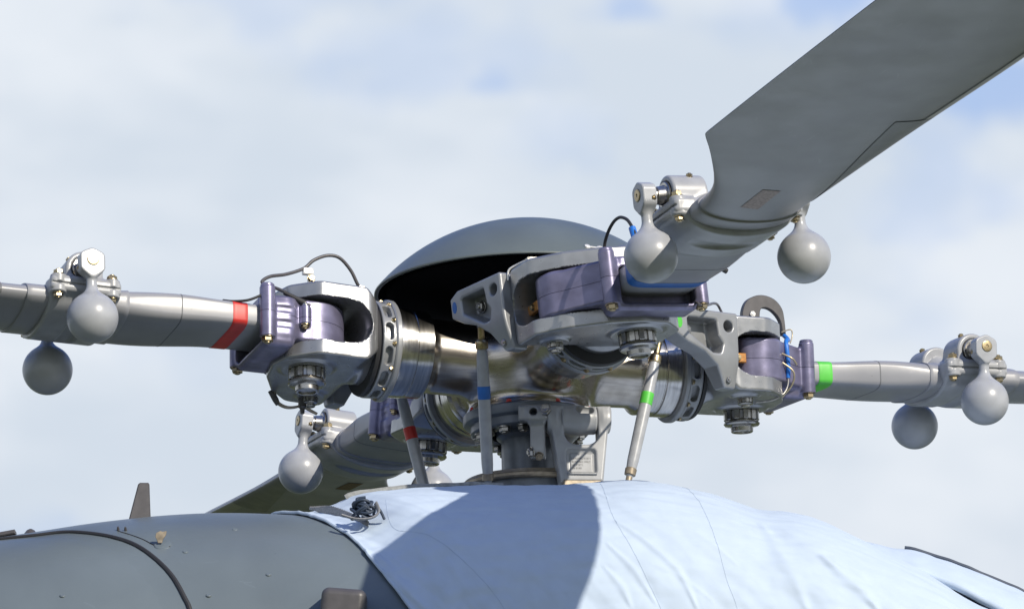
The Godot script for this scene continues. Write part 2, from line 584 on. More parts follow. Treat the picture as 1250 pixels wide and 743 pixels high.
var YOKE := PackedVector2Array([Vector2(0.72, -0.145), Vector2(0.885, -0.155), Vector2(0.948, -0.10), Vector2(0.968, -0.02), Vector2(0.950, 0.085), Vector2(0.895, 0.20), Vector2(0.83, 0.272), Vector2(0.72, 0.280)])
func sd_yoke(p: Vector3) -> float:
	var d2 := poly2(Vector2(p.x, p.z), YOKE) - 0.06
	var hull := extr(d2, p.y - 0.0275, 0.1425, 0.008)
	if hull > 0.12 and p.x > 0.7: return hull
	var top := 0.1125 - p.y
	var bot := p.y + 0.0575
	var wall := p.x - 0.693
	var d := smin(smin(top, bot, 0.001), wall, 0.11)
	d = maxf(d, hull)
	d = smax(d, ((0.685 - p.x) + (absf(p.y - 0.0275) - 0.112)) * 0.707, 0.012)
	var rx := Vector2(p.y - 0.02, p.z).length()
	d = smin(d, cyl(rx, 0.152, p.x - 0.655, 0.045, 0.01), 0.035)
	var ry := Vector2(p.x - 0.90, p.z + 0.045).length()
	d = smin(d, cyl(ry, 0.098, p.y + 0.0, 0.1245, 0.006) if absf(p.y) > 0.1 else 1.0, 0.02)
	d = smin(d, cyl(ry, 0.095, p.y - 0.165, 0.018, 0.008), 0.03)
	var r2 := Vector2(p.x - 0.79, p.z - 0.23).length()
	d = smin(d, cyl(r2, 0.052, p.y + 0.112, 0.014, 0.005), 0.02)
	return d

var HORN := PackedVector2Array([Vector2(0.012, 0.082), Vector2(0.012, 0.142), Vector2(0.05, 0.160), Vector2(0.30, 0.158), Vector2(0.30, -0.108), Vector2(0.262, -0.106), Vector2(0.215, -0.03), Vector2(0.15, 0.02), Vector2(0.07, 0.050)])
var POCKET := PackedVector2Array([Vector2(0.078, 0.125), Vector2(0.195, 0.125), Vector2(0.203, 0.07), Vector2(0.222, 0.045), Vector2(0.215, 0.022), Vector2(0.19, 0.022), Vector2(0.082, 0.085)])
func sd_horn(p: Vector3) -> float: # x along tip to seam, y up, z outwards
	var d2 := poly2(Vector2(p.x, p.y), HORN) - 0.010
	var d := extr(d2, p.z + 0.002, 0.047, 0.008)
	var pk := poly2(Vector2(p.x, p.y), POCKET) - 0.012
	d = smax(d, -extr(pk, p.z - 0.03, 0.055, 0.012), 0.010)
	d = smax(d, -(Vector2(p.x - 0.262, p.y - 0.115).length() - 0.022), 0.006)
	# thinner foot below the pocket
	var low := 0.02 - p.z + 0.0
	if p.y < 0.04: d = smax(d, minf(-low, 1.0) - 0.03 - p.y * 0.3, 0.012)
	return d

var SLEEVE := PackedVector2Array([Vector2(0.80, 0.245), Vector2(0.90, 0.245), Vector2(1.07, 0.105), Vector2(1.09, 0.08), Vector2(1.09, -0.155), Vector2(1.03, -0.165), Vector2(0.93, -0.125), Vector2(0.86, -0.02)])
func sd_sleeve(p: Vector3) -> float:
	var xz := Vector2(p.x, p.z)
	var d := extr(poly2(xz, SLEEVE) - 0.035, p.y - 0.0225, 0.0775, 0.010)
	d = smin(d, cyl(xz.distance_to(Vector2(0.90, -0.045)), 0.138, p.y - 0.0225, 0.0775, 0.008), 0.02)
	d = smin(d, cyl(xz.distance_to(Vector2(0.855, 0.215)), 0.085, p.y - 0.0225, 0.0775, 0.008), 0.02)
	# outer jaws round the blade root, deeper than the arms
	var jaw := rbox(p - Vector3(1.058, -0.006, -0.036), Vector3(0.064, 0.090, 0.166), 0.026)
	d = smin(d, jaw, 0.025)
	d = smax(d, -rbox(p - Vector3(1.16, -0.006, -0.045), Vector3(0.10, 0.068, 0.148), 0.02), 0.008)
	# hollow sides behind the bolt tubes
	d = smax(d, -rbox(p - Vector3(1.02, 0.045, -0.238), Vector3(0.055, 0.012, 0.035), 0.008), 0.008)
	d = smax(d, -rbox(p - Vector3(1.02, -0.012, -0.238), Vector3(0.055, 0.014, 0.035), 0.008), 0.008)
	d = smin(d, cyl(xz.distance_to(Vector2(1.108, 0.137)), 0.029, p.y - 0.022, 0.098, 0.004), 0.014)
	d = smin(d, cyl(xz.distance_to(Vector2(1.108, -0.212)), 0.029, p.y - 0.022, 0.098, 0.004), 0.014)
	d = smin(d, cyl(xz.distance_to(Vector2(0.955, -0.192)), 0.020, p.y - 0.034, 0.036, 0.004), 0.015)
	return d

func sd_clamp(p: Vector3) -> float:
	var d := extr(oval(p.y - 0.004, p.z, 0.080, 0.200), p.x - 1.80, 0.125, 0.012)
	var z := absf(p.z)
	var lug := rbox(Vector3(p.x - 1.80, p.y - 0.035, z - 0.20), Vector3(0.132, 0.030, 0.042), 0.018)
	for s in [-1.0, 1.0]:
		lug = minf(lug, cyl(Vector2(p.x - 1.80 - s * 0.100, z - 0.215).length(), 0.030, p.y - 0.035, 0.034, 0.006))
	d = smin(d, lug, 0.03)
	# the two pivot housings, one over each edge, with a saddle between
	var rad := Vector2(p.x - 1.80, p.y - 0.105).length()
	var hs := cyl(rad, 0.070, z - 0.145, 0.065, 0.010)
	hs = minf(hs, seg(Vector3(p.x, p.y, z), Vector3(1.80, 0.085, 0.12), Vector3(1.80, 0.05, 0.02), 0.065, 0.04))
	hs = minf(hs, rbox(Vector3(p.x - 1.80, p.y - 0.065, z - 0.172), Vector3(0.068, 0.05, 0.036), 0.012))
	d = smin(d, hs, 0.035)
	d = smax(d, -cyl(rad, 0.050, z - 0.212, 0.014, 0.003), 0.004)
	# groove between the two halves, and the hollow under the lower half
	d = smax(d, -rbox(Vector3(p.x - 1.80, p.y - 0.033, z - 0.252), Vector3(0.2, 0.0035, 0.018), 0.002), 0.003)
	d = smax(d, -rbox(p - Vector3(1.795, -0.090, 0.0), Vector3(0.034, 0.036, 0.150), 0.022), 0.006)
	return d

func sd_weight(p: Vector3) -> float: # pivot at 0, bore along z, ball below
	var d := p.distance_to(Vector3(0, -0.213, 0)) - 0.0925
	var neck := seg(p, Vector3(0, -0.05, 0), Vector3(0, -0.15, 0), 0.0185, 0.021)
	d = smin(d, neck, 0.034)
	var head := poly2(Vector2(p.x, p.y), PackedVector2Array([Vector2(-0.022, -0.024), Vector2(0, -0.042), Vector2(0.022, -0.024), Vector2(0.022, 0.012), Vector2(0.0, 0.022), Vector2(-0.022, 0.012)])) - 0.024
	d = smin(d, extr(head, p.z, 0.026, 0.005), 0.012)
	return d

func sd_slots(p: Vector3) -> float: # ring with twelve long holes, axis along y
	var r := Vector2(p.x, p.z).length()
	var d := extr(absf(r - 0.170) - 0.013, p.y - 0.620, 0.027, 0.004)
	var a := fposmod(atan2(-p.z, p.x) - TAU * 0.3 / 12.0 + PI / 12.0, TAU / 12.0) - PI / 12.0
	var hole := maxf(absf(a) * 0.18 - 0.020, 0.0)
	d = smax(d, -(Vector2(hole, p.y - 0.621).length() - 0.014), 0.003)
	return d

func sd_hub(p0: Vector3) -> float:
	var p := p0.rotated(Vector3.UP, -deg_to_rad(22.0 + TURN0))
	var t := tan(deg_to_rad(CONE))
	var ax := absf(p.x)
	var az := absf(p.z)
	var rx := Vector2(p.y - 0.004 - ax * t, p.z).length()
	var rz := Vector2(p.y - 0.004 - az * t, p.x).length()
	var bulge_x := 0.140 + 0.018 * smoothstep(0.40, 0.455, ax)
	var bulge_z := 0.140 + 0.018 * smoothstep(0.40, 0.455, az)
	var a := cyl(rx, bulge_x, ax, 0.585, 0.006)
	var b := cyl(rz, bulge_z, az, 0.585, 0.006)
	var d := smin(a, b, 0.16)
	d = smin(d, Vector3(p.x, p.y * 1.15, p.z).length() - 0.205, 0.08)
	var r := Vector2(p.x, p.z).length()
	d = smin(d, cyl(r, 0.20, p.y + 0.10, 0.10, 0.02), 0.09)
	d = smin(d, cyl(r, 0.236, p.y + 0.192, 0.008, 0.004), 0.06)
	return d * 0.9

func sd_link(p: Vector3) -> float: # scissor link: x across, y up (top hinge at 0), z towards the viewer
	var w := 0.112 + p.y * 0.13
	var body := maxf(absf(p.x) - w, maxf(p.y - 0.045, -0.250 - p.y))
	var d := extr(body, p.z, 0.040, 0.010)
	d = smax(d, -rbox(p - Vector3(0.005, -0.02, 0), Vector3(0.064, 0.085, 0.2), 0.045), 0.010)
	d = smax(d, -rbox(p - Vector3(0.0, -0.172, 0.045), Vector3(0.055, 0.048, 0.022), 0.014), 0.008)
	d = minf(d, rbox(p - Vector3(0.002, -0.176, 0.020), Vector3(0.042, 0.037, 0.008), 0.003))
	d = smin(d, cyl(Vector2(p.y + 0.0, p.z).length(), 0.045, absf(p.x) - 0.102, 0.016, 0.005), 0.02)
	return d * 0.95

func sd_knuckle(p: Vector3) -> float: # the cylinder that the scissor link hangs from
	var d := cyl(Vector2(p.y, p.z).length(), 0.052, p.x, 0.066, 0.006)
	d = smin(d, seg(p, Vector3(0, 0, 0), Vector3(-0.03, 0.0, -0.14), 0.045, 0.05), 0.03)
	d = smax(d, -rbox(p - Vector3(0.02, 0.028, 0.05), Vector3(0.034, 0.017, 0.04), 0.015), 0.006)
	return d

func sd_bracket(p: Vector3) -> float: # T shaped drive bracket
	var d := rbox(p - Vector3(0, 0, 0), Vector3(0.062, 0.030, 0.022), 0.008)
	d = smin(d, rbox(p - Vector3(0.008, -0.085, 0), Vector3(0.028, 0.09, 0.020), 0.008), 0.03)
	d = smax(d, -(Vector2(p.x + 0.005, p.y - 0.002).length() - 0.014), 0.003)
	return d

# ---------------------------------------------------------------- ground
func ground() -> void:
	var pm := PlaneMesh.new()
	pm.size = Vector2(3000, 3000)
	var o := MeshInstance3D.new()
	o.name = "ground"
	o.mesh = pm
	o.material_override = M["grass ground"]
	o.set_meta("kind", "structure")
	add_child(o)

# ---------------------------------------------------------------- fuselage and covers
func interp(tab: Array, x: float) -> float:
	if x <= tab[0].x: return tab[0].y
	for i in tab.size() - 1:
		if x < tab[i + 1].x:
			var a: Vector2 = tab[i]
			var b: Vector2 = tab[i + 1]
			var c: Vector2 = tab[maxi(i - 1, 0)]
			var d: Vector2 = tab[mini(i + 2, tab.size() - 1)]
			var t := (x - a.x) / (b.x - a.x)
			var ma := (b.y - c.y) / maxf(b.x - c.x, 1e-6) * (b.x - a.x)
			var mb := (d.y - a.y) / maxf(d.x - a.x, 1e-6) * (b.x - a.x)
			return (2 * t * t * t - 3 * t * t + 1) * a.y + (t * t * t - 2 * t * t + t) * ma + (-2 * t * t * t + 3 * t * t) * b.y + (t * t * t - t * t) * mb
	return tab[tab.size() - 1].y

var COWL := [Vector2(-3.6, 0.70), Vector2(-3.0, 0.86), Vector2(-2.6, 0.945), Vector2(-2.2, 1.0), Vector2(-1.889, 1.032), Vector2(-1.743, 1.051), Vector2(-1.598, 1.072), Vector2(-1.453, 1.088), Vector2(-1.308, 1.1), Vector2(-1.133, 1.105), Vector2(-0.928, 1.096), Vector2(-0.754, 1.079), Vector2(-0.594, 1.05), Vector2(-0.4, 1.045), Vector2(0.6, 1.03), Vector2(1.2, 0.86), Vector2(1.9, 0.5), Vector2(2.6, 0.22), Vector2(4.6, 0.0)]
var CLOTH := [Vector2(-1.4, 1.055), Vector2(-1.1, 1.082), Vector2(-0.835, 1.102), Vector2(-0.724, 1.129), Vector2(-0.637, 1.149), Vector2(-0.462, 1.173), Vector2(-0.257, 1.18), Vector2(-0.024, 1.177), Vector2(0.254, 1.176), Vector2(0.414, 1.172), Vector2(0.588, 1.143), Vector2(0.789, 1.075), Vector2(0.962, 1.039), Vector2(1.103, 0.972), Vector2(1.187, 0.922), Vector2(1.354, 0.820), Vector2(1.571, 0.663), Vector2(2.2, 0.41), Vector2(2.6, 0.25)]
var REAR := [Vector2(1.0, 1.03), Vector2(1.2, 1.039), Vector2(1.303, 1.014), Vector2(1.392, 0.995), Vector2(1.495, 0.961), Vector2(1.582, 0.92), Vector2(1.683, 0.873), Vector2(1.783, 0.822), Vector2(1.924, 0.732), Vector2(2.6, 0.3)]
var REAR_HEM := [Vector2(1.05, 1.15), Vector2(1.239, 0.985), Vector2(1.301, 0.859), Vector2(1.371, 0.83), Vector2(1.455, 0.791), Vector2(1.551, 0.744), Vector2(1.633, 0.701), Vector2(1.701, 0.663), Vector2(2.0, 0.5), Vector2(2.6, 0.3)]
var HEM := [Vector2(-0.6, 0.1), Vector2(0.0, -0.18), Vector2(0.2, -0.285), Vector2(0.339, -0.371), Vector2(0.424, -0.424), Vector2(0.529, -0.48), Vector2(0.608, -0.52), Vector2(0.691, -0.56), Vector2(0.765, -0.588), Vector2(0.9, -0.66), Vector2(1.05, -0.76), Vector2(1.2, -0.85), Vector2(1.4, -0.96), Vector2(2.2, -1.02), Vector2(3.4, -0.9)]
const YC := -1.75

func section(x: float, th: float, w: float, h: float) -> Vector3:
	var c := cos(th)
	var s := sin(th)
	var e := 2.0 / 2.8
	return HUB + Vector3(x, YC + (h if s > 0 else 3.7) * signf(s) * pow(absf(s), e), w * signf(c) * pow(absf(c), e))

func cowl_at(x: float, th: float, out := 0.0) -> Vector3:
	var w := lerpf(1.6, 1.585, smoothstep(-0.7, -0.3, x))
	return section(x, th, w + out, interp(COWL, x) + out)

func fuselage() -> void:
	var f := thing("helicopter_fuselage", "dark grey green painted helicopter body with curved door seal, left of the pale cover", "helicopter")
	var rows := []
	for i in 181:
		var x := -3.6 + 8.0 * i / 180.0
		var r := PackedVector3Array()
		for j in 120:
			r.append(cowl_at(x, TAU * j / 120.0))
		rows.append(r)
	part(f, "cowling", skin(rows, true, false, true), "cowling paint")
	# the curved hatch, a panel 6 mm proud, its rubber seal along the edge
	var edge := [Vector2(-2.3, 1.10), Vector2(-2.0, 1.04), Vector2(-1.76, 0.986), Vector2(-1.643, 0.965), Vector2(-1.535, 0.895), Vector2(-1.443, 0.821), Vector2(-1.366, 0.744), Vector2(-1.288, 0.639), Vector2(-1.227, 0.541), Vector2(-1.181, 0.44), Vector2(-1.163, 0.396), Vector2(-1.14, 0.3), Vector2(-1.125, 0.2), Vector2(-1.12, 0.05)]
	var fine := []
	for i in edge.size() - 1:
		for k in 6:
			fine.append(catmull2(edge, i, k / 6.0))
	fine.append(edge[-1])
	var prow := []
	var seal := []
	for q: Vector2 in fine:
		seal.append(cowl_at(q.x, q.y, 0.001))
		var r := PackedVector3Array()
		for k in 14:
			var u := k / 13.0
			r.append(cowl_at(q.x - 0.014 - u * (q.x - 0.014 + 3.3), lerpf(q.y - 0.016, minf(q.y - 0.016, 0.75) * 0.98, u * 0.6), 0.005 if k > 0 else -0.004))
		prow.append(r)
	part(f, "hatch_panel", skin(prow, false, true), "cowling paint", Transform3D(), "large curved hatch edged by a black seal")
	var b := Bag.new()
	b.tube(seal, 0.0085, 8)
	part(f, "hatch_seal", b.mesh(), "black rubber")
	# thin joint line outside the seal with its two small studs and the latch
	b = Bag.new()
	var line := []
	for q in [Vector2(-1.44, 0.895), Vector2(-1.395, 0.845), Vector2(-1.345, 0.79), Vector2(-1.305, 0.74), Vector2(-1.27, 0.71), Vector2(-1.245, 0.72)]: line.append(cowl_at(q.x, q.y, 0.0))
	b.tube(smooth(line, 5), 0.0022, 6)
	part(f, "joint_line", b.mesh(), "black rubber")
	for q in [Vector2(-1.44, 0.905), Vector2(-1.413, 0.892)]:
		b = Bag.new()
		b.lathe([Vector2(0.006, -0.004), Vector2(0.0045, 0.008), Vector2(0.003, 0.014), Vector2(0, 0.014)], 10)
		part(f, "stud", b.mesh(), "taupe", along(cowl_at(q.x, q.y), Vector3(0, 0.75, 0.6)))
	b = Bag.new()
	var leaf := PackedVector2Array([Vector2(-0.006, 0), Vector2(0.008, 0), Vector2(0.012, 0.014), Vector2(0.022, 0.028), Vector2(0.024, 0.042), Vector2(0.010, 0.040), Vector2(0.002, 0.043), Vector2(-0.012, 0.036), Vector2(-0.015, 0.022), Vector2(-0.010, 0.012)])
	b.prism(leaf, -0.003, 0.003, 0.001)
	var lt := part(f, "latch", b.mesh(), "tan ring", Transform3D(Basis(), cowl_at(-1.281, 0.735) + Vector3(0, 0.004, 0.012)), "small metal latch tab standing up")
	b = Bag.new()
	b.lathe([Vector2(0.030, -0.004), Vector2(0.030, 0.002), Vector2(0.026, 0.005), Vector2(0, 0.005)], 24)
	part(lt, "latch_plate", b.mesh(), "cowling paint", along(Vector3(0.01, -0.005, -0.01), Vector3(0, 0.7, 0.7)))
	# blade antenna
	b = Bag.new()
	b.prism(PackedVector2Array([Vector2(-0.044, -0.02), Vector2(0.040, -0.02), Vector2(0.035, 0.128), Vector2(0.031, 0.134), Vector2(0.001, 0.134), Vector2(-0.006, 0.128)]), -0.009, 0.009, 0.004)
	part(f, "blade_antenna", b.mesh(), "taupe", Transform3D(Basis(Vector3.UP, 0.12), cowl_at(-1.40, 1.22) + Vector3(0, -0.006, 0)), "flat taupe fin standing on the body")
	# low fairing and rib far left
	b = Bag.new()
	b.box(Vector3.ZERO, Vector3(0.05, 0.008, 0.03), 0.004)
	part(f, "hinge_fairing", b.mesh(), "taupe", Transform3D(Basis(Vector3(0, 0, 1), 0.16), cowl_at(-1.88, 1.15) + Vector3(0, 0.004, 0)))
	b = Bag.new()
	b.lathe([Vector2(0.028, -0.01), Vector2(0.014, 0.008), Vector2(0.005, 0.013), Vector2(0, 0.013)], 16)
	part(f, "stub", b.mesh(), "taupe", along(cowl_at(-1.78, 1.16), Vector3.UP))
	# rounded intake box low in front
	part(f, "footstep_housing", net(func(p: Vector3) -> float: return rbox(p, Vector3(0.076, 0.10, 0.06), 0.026), Vector3(-0.1, -0.12, -0.08), Vector3(0.1, 0.12, 0.08), 0.007), "taupe", Transform3D(Basis(Vector3(0, 0, 1), -0.10), cowl_at(-0.645, 0.40) + Vector3(0, -0.035, 0.03)), "rounded brown grey block on the body below the strap")
	# small fasteners
	for q in [Vector2(-1.597, 0.483), Vector2(-1.03, 0.85), Vector2(-0.9, 0.55), Vector2(-1.1, 0.45), Vector2(-1.19, 0.68)]:
		b = Bag.new()
		b.lathe([Vector2(0.010, -0.002), Vector2(0.010, 0.001), Vector2(0.007, 0.003), Vector2(0.0, 0.002)], 14)
		part(f, "fastener", b.mesh(), "cowling paint", along(cowl_at(q.x, q.y, 0.005 if q.x < -1.3 else 0.0), Vector3(0, 0.75, 0.65)))

func catmull2(p: Array, i: int, t: float) -> Vector2:
	var a: Vector2 = p[maxi(i - 1, 0)]
	var b: Vector2 = p[i]
	var c: Vector2 = p[i + 1]
	var d: Vector2 = p[mini(i + 2, p.size() - 1)]
	return b.cubic_interpolate(c, a, d, t)

func smooth(p: Array, n := 6) -> Array:
	var o := []
	for i in p.size() - 1:
		var a: Vector3 = p[maxi(i - 1, 0)]
		var b: Vector3 = p[i]
		var c: Vector3 = p[i + 1]
		var d: Vector3 = p[mini(i + 2, p.size() - 1)]
		for k in n: o.append(b.cubic_interpolate(c, a, d, float(k) / n))
	o.append(p[-1])
	return o

# creases of the cloth: line in (x, angle), height, width, reach in x
var CREASES := [
[[Vector2(0.289, 0.696), Vector2(0.391, 0.581), Vector2(0.497, 0.458), Vector2(0.547, 0.329)], 0.007, 0.016, 0.14, 0.70],
	[[Vector2(0.257, 0.570), Vector2(0.345, 0.452), Vector2(0.409, 0.336)], 0.007, 0.014, 0.11, 0.56],
	[[Vector2(0.243, 0.470), Vector2(0.301, 0.389), Vector2(0.326, 0.323)], 0.006, 0.014, 0.09, 0.48],
	[[Vector2(0.401, 0.479), Vector2(0.497, 0.441), Vector2(0.603, 0.356)], 0.004, 0.012, 0.25, 0.75],
	[[Vector2(0.992, 0.635), Vector2(1.094, 0.527), Vector2(1.156, 0.435)], 0.012, 0.035, 0.84, 1.31],
	[[Vector2(-0.538, 0.697), Vector2(-0.446, 0.510), Vector2(-0.336, 0.337)], 0.01, 0.022, -0.69, -0.19],
	[[Vector2(-0.405, 0.675), Vector2(-0.335, 0.504), Vector2(-0.267, 0.335)], 0.007, 0.018, -0.56, -0.12],
	[[Vector2(-0.293, 0.539), Vector2(-0.238, 0.432), Vector2(-0.198, 0.333)], 0.006, 0.018, -0.44, -0.05],
	[[Vector2(0.119, 0.934), Vector2(0.206, 0.995), Vector2(0.266, 0.872)], 0.006, 0.012, -0.03, 0.42],
	[[Vector2(0.424, 0.697), Vector2(0.563, 0.669), Vector2(0.694, 0.528)], 0.004, 0.02, 0.27, 0.84],
	[[Vector2(0.796, 0.843), Vector2(0.862, 0.566), Vector2(0.920, 0.370)], 0.006, 0.03, 0.65, 1.07],
	[[Vector2(-0.368, 0.979), Vector2(-0.138, 0.893), Vector2(0.090, 0.917)], 0.004, 0.016, -0.52, 0.24],
	[[Vector2(-0.505, 0.743), Vector2(-0.421, 0.751), Vector2(-0.364, 0.697)], 0.005, 0.012, -0.66, -0.21],
	[[Vector2(-0.027, 0.612), Vector2(0.026, 0.459), Vector2(0.037, 0.329)], 0.004, 0.03, -0.18, 0.19],
]
var fold := FastNoiseLite.new()
var crink := FastNoiseLite.new()
func cloth_lift(x: float, th: float) -> float:
	# long soft folds that run down and away from the hem, finer creases over them, ridges over what lies beneath
	var u := x * 0.9 + th * 0.75
	var v := x * 0.35 - th * 0.6
	var l := 0.007 * fold.get_noise_2d(u * 5.0, v * 1.6) + 0.005 * fold.get_noise_2d(x * 3.0 + 40.0, th * 14.0)
	var near_hem := exp(-maxf(x + 0.62 - (0.765 - th) * 0.52, 0.0) * 4.5)
	l += 0.009 * near_hem * fold.get_noise_2d(u * 22.0 + 9.0, v * 3.0)
	var c := crink.get_noise_2d(u * 5.0, v * 2.5)
	l += 0.0016 * (1.0 - absf(c) * 2.0)
	for c2 in CREASES:
		if x < c2[3] or x > c2[4]: continue
		var best := 1e9
		var p: Array = c2[0]
		var q := Vector2(x, th * 1.35)
		for i in p.size() - 1:
			var e: Vector2 = (p[i + 1] - p[i]) * Vector2(1, 1.35)
			var w: Vector2 = q - p[i] * Vector2(1, 1.35)
			var t := clampf(w.dot(e) / e.length_squared(), 0.0, 1.0)
			best = minf(best, (w - e * t).length_squared() / pow(c2[2] * (0.35 + 0.65 * sin(PI * clampf((i + t) / (p.size() - 1.0), 0.04, 0.96))), 2.0))
		if best < 12.0: l += c2[1] * (exp(-best) - 0.45 * exp(-best * 0.25))
	return l

func cloth_at(x: float, th: float, out := 0.0) -> Vector3:
	var o := 0.006 + cloth_lift(x, th) + out
	var lump := 0.012 * exp(-pow((x - 0.36) / 0.16, 2.0)) - 0.006 * exp(-pow((x - 0.80) / 0.08, 2.0))
	var rise := smoothstep(0.0, 0.24, x - interp(HEM, th))
	var h := lerpf(interp(COWL, x) + 0.004, interp(CLOTH, x) + lump, rise)
	return section(x, th, lerpf(1.606, 1.6, rise) + o, h + o * 0.6)

func rear_at(x: float, th: float, out := 0.0) -> Vector3:
	var o := out + 0.006 * fold.get_noise_2d(x * 6.0, th * 3.0)
	return section(x, th, 1.3 + o, interp(REAR, x) + o) + Vector3(0, 0, -0.3)

func cover() -> void:
	fold.seed = 5
	fold.frequency = 1.0
	fold.fractal_octaves = 2
	crink.seed = 9
	crink.frequency = 1.0
	crink.fractal_octaves = 3
	var c := thing("engine_cover", "pale blue cloth cover draped over the top of the helicopter under the rotor mast", "protective cover")
	# hem: x of the front and rear edges for each angle round the body
	var front := HEM
	var back := [Vector2(-0.6, 2.5), Vector2(3.4, 2.5)]
	var rows := []
	var nu := 440
	var nv := 280
	for i in nu + 1:
		var r := PackedVector3Array()
		for j in nv + 1:
			var th := lerpf(-0.1, 2.75, float(j) / nv)
			var x := lerpf(interp(front, th), interp(back, th), float(i) / nu)
			r.append(cloth_at(x, th))
		rows.append(r)
	part(c, "cover_cloth", skin(rows, false, false), "cloth")
	for e in 2:
		var b := Bag.new()
		var pts := []
		for j in 130:
			var th := lerpf(-0.1, 2.75, j / 129.0)
			pts.append(cloth_at(interp(front if e == 0 else back, th), th, -0.003))
		b.tube(pts, 0.0065 if e == 0 else 0.013, 8)
		part(c, "hem", b.mesh(), "cloth")
	var seams := [[Vector2(-0.51, 0.98), Vector2(-0.478, 0.797), Vector2(-0.363, 0.672), Vector2(-0.251, 0.536), Vector2(-0.169, 0.43), Vector2(-0.101, 0.331), Vector2(-0.04, 0.2)],
		[Vector2(0.245, 1.1), Vector2(0.267, 0.827), Vector2(0.289, 0.696), Vector2(0.347, 0.522), Vector2(0.385, 0.419), Vector2(0.425, 0.323), Vector2(0.46, 0.2)],
		[Vector2(0.54, 1.2), Vector2(0.565, 1.023), Vector2(0.598, 0.829), Vector2(0.634, 0.595), Vector2(0.657, 0.445), Vector2(0.685, 0.344), Vector2(0.71, 0.2)]]
	for s in seams:
		var pts := []
		for i in s.size() - 1:
			for k in 20:
				var q := catmull2(s, i, k / 20.0)
				pts.append(cloth_at(q.x, q.y, 0.0004))
		var b := Bag.new()
		b.tube(pts, 0.0007, 6)
		part(c, "seam", b.mesh(), "cloth thread")
	# padded rim round the mast opening
	var b := Bag.new()
	var rim := []
	for i in 44:
		var u := i / 43.0
		var x := lerpf(-0.66, -0.10, u)
		rim.append(cloth_at(x, 1.20 + 0.05 * u, 0.003 + 0.0016 * sin(i * 0.8)))
	b.tube(rim, 0.015, 10, 0.011)
	part(c, "mast_opening_rim", b.mesh(60), "cloth trim", Transform3D(), "grey padded rim along the top of the cover")
	# the second cover behind it
	var r2 := thing("tail_cover", "narrow pale blue cover over the sloping tail at lower right, beyond the rolled edge", "protective cover")
	rows = []
	for i in 81:
		var r := PackedVector3Array()
		var x := lerpf(1.16, 2.5, i / 80.0)
		for j in 91:
			r.append(rear_at(x, lerpf(interp(REAR_HEM, x), 2.6, pow(j / 90.0, 1.3))))
		rows.append(r)
	part(r2, "cover_cloth", skin(rows, false, false), "cloth")
	b = Bag.new()
	var edge := []
	var roll := []
	for i in 60:
		var x := lerpf(1.36, 2.4, i / 59.0)
		edge.append(rear_at(x, 1.20, 0.003))
		x = lerpf(1.17, 2.4, i / 59.0)
		roll.append(rear_at(x, interp(REAR_HEM, x), -0.008))
	b.tube(edge, 0.009, 8)
	part(r2, "edge_binding", b.mesh(), "cord blue")
	b = Bag.new()
	b.tube(roll, 0.016, 10)
	part(r2, "rolled_edge", b.mesh(60), "cloth")

# ---------------------------------------------------------------- rotor
func arm_at(i: int, pitch: float, lag := 0.0, cone := CONE) -> Transform3D:
	var az := deg_to_rad([202.0, 292.0, 22.0, 112.0][i] + TURN0)
	var b := Basis(Vector3.UP, az) * Basis(Vector3(0, 1, 0), deg_to_rad(lag)) * Basis(Vector3(0, 0, 1), deg_to_rad(cone)) * Basis(Vector3(1, 0, 0), deg_to_rad(pitch))
	return Transform3D(b, HUB)

const PITCH := [5.2, 4.6, 3.4, 4.8]
const BAND := ["red band", "blue band", "green band", ""]

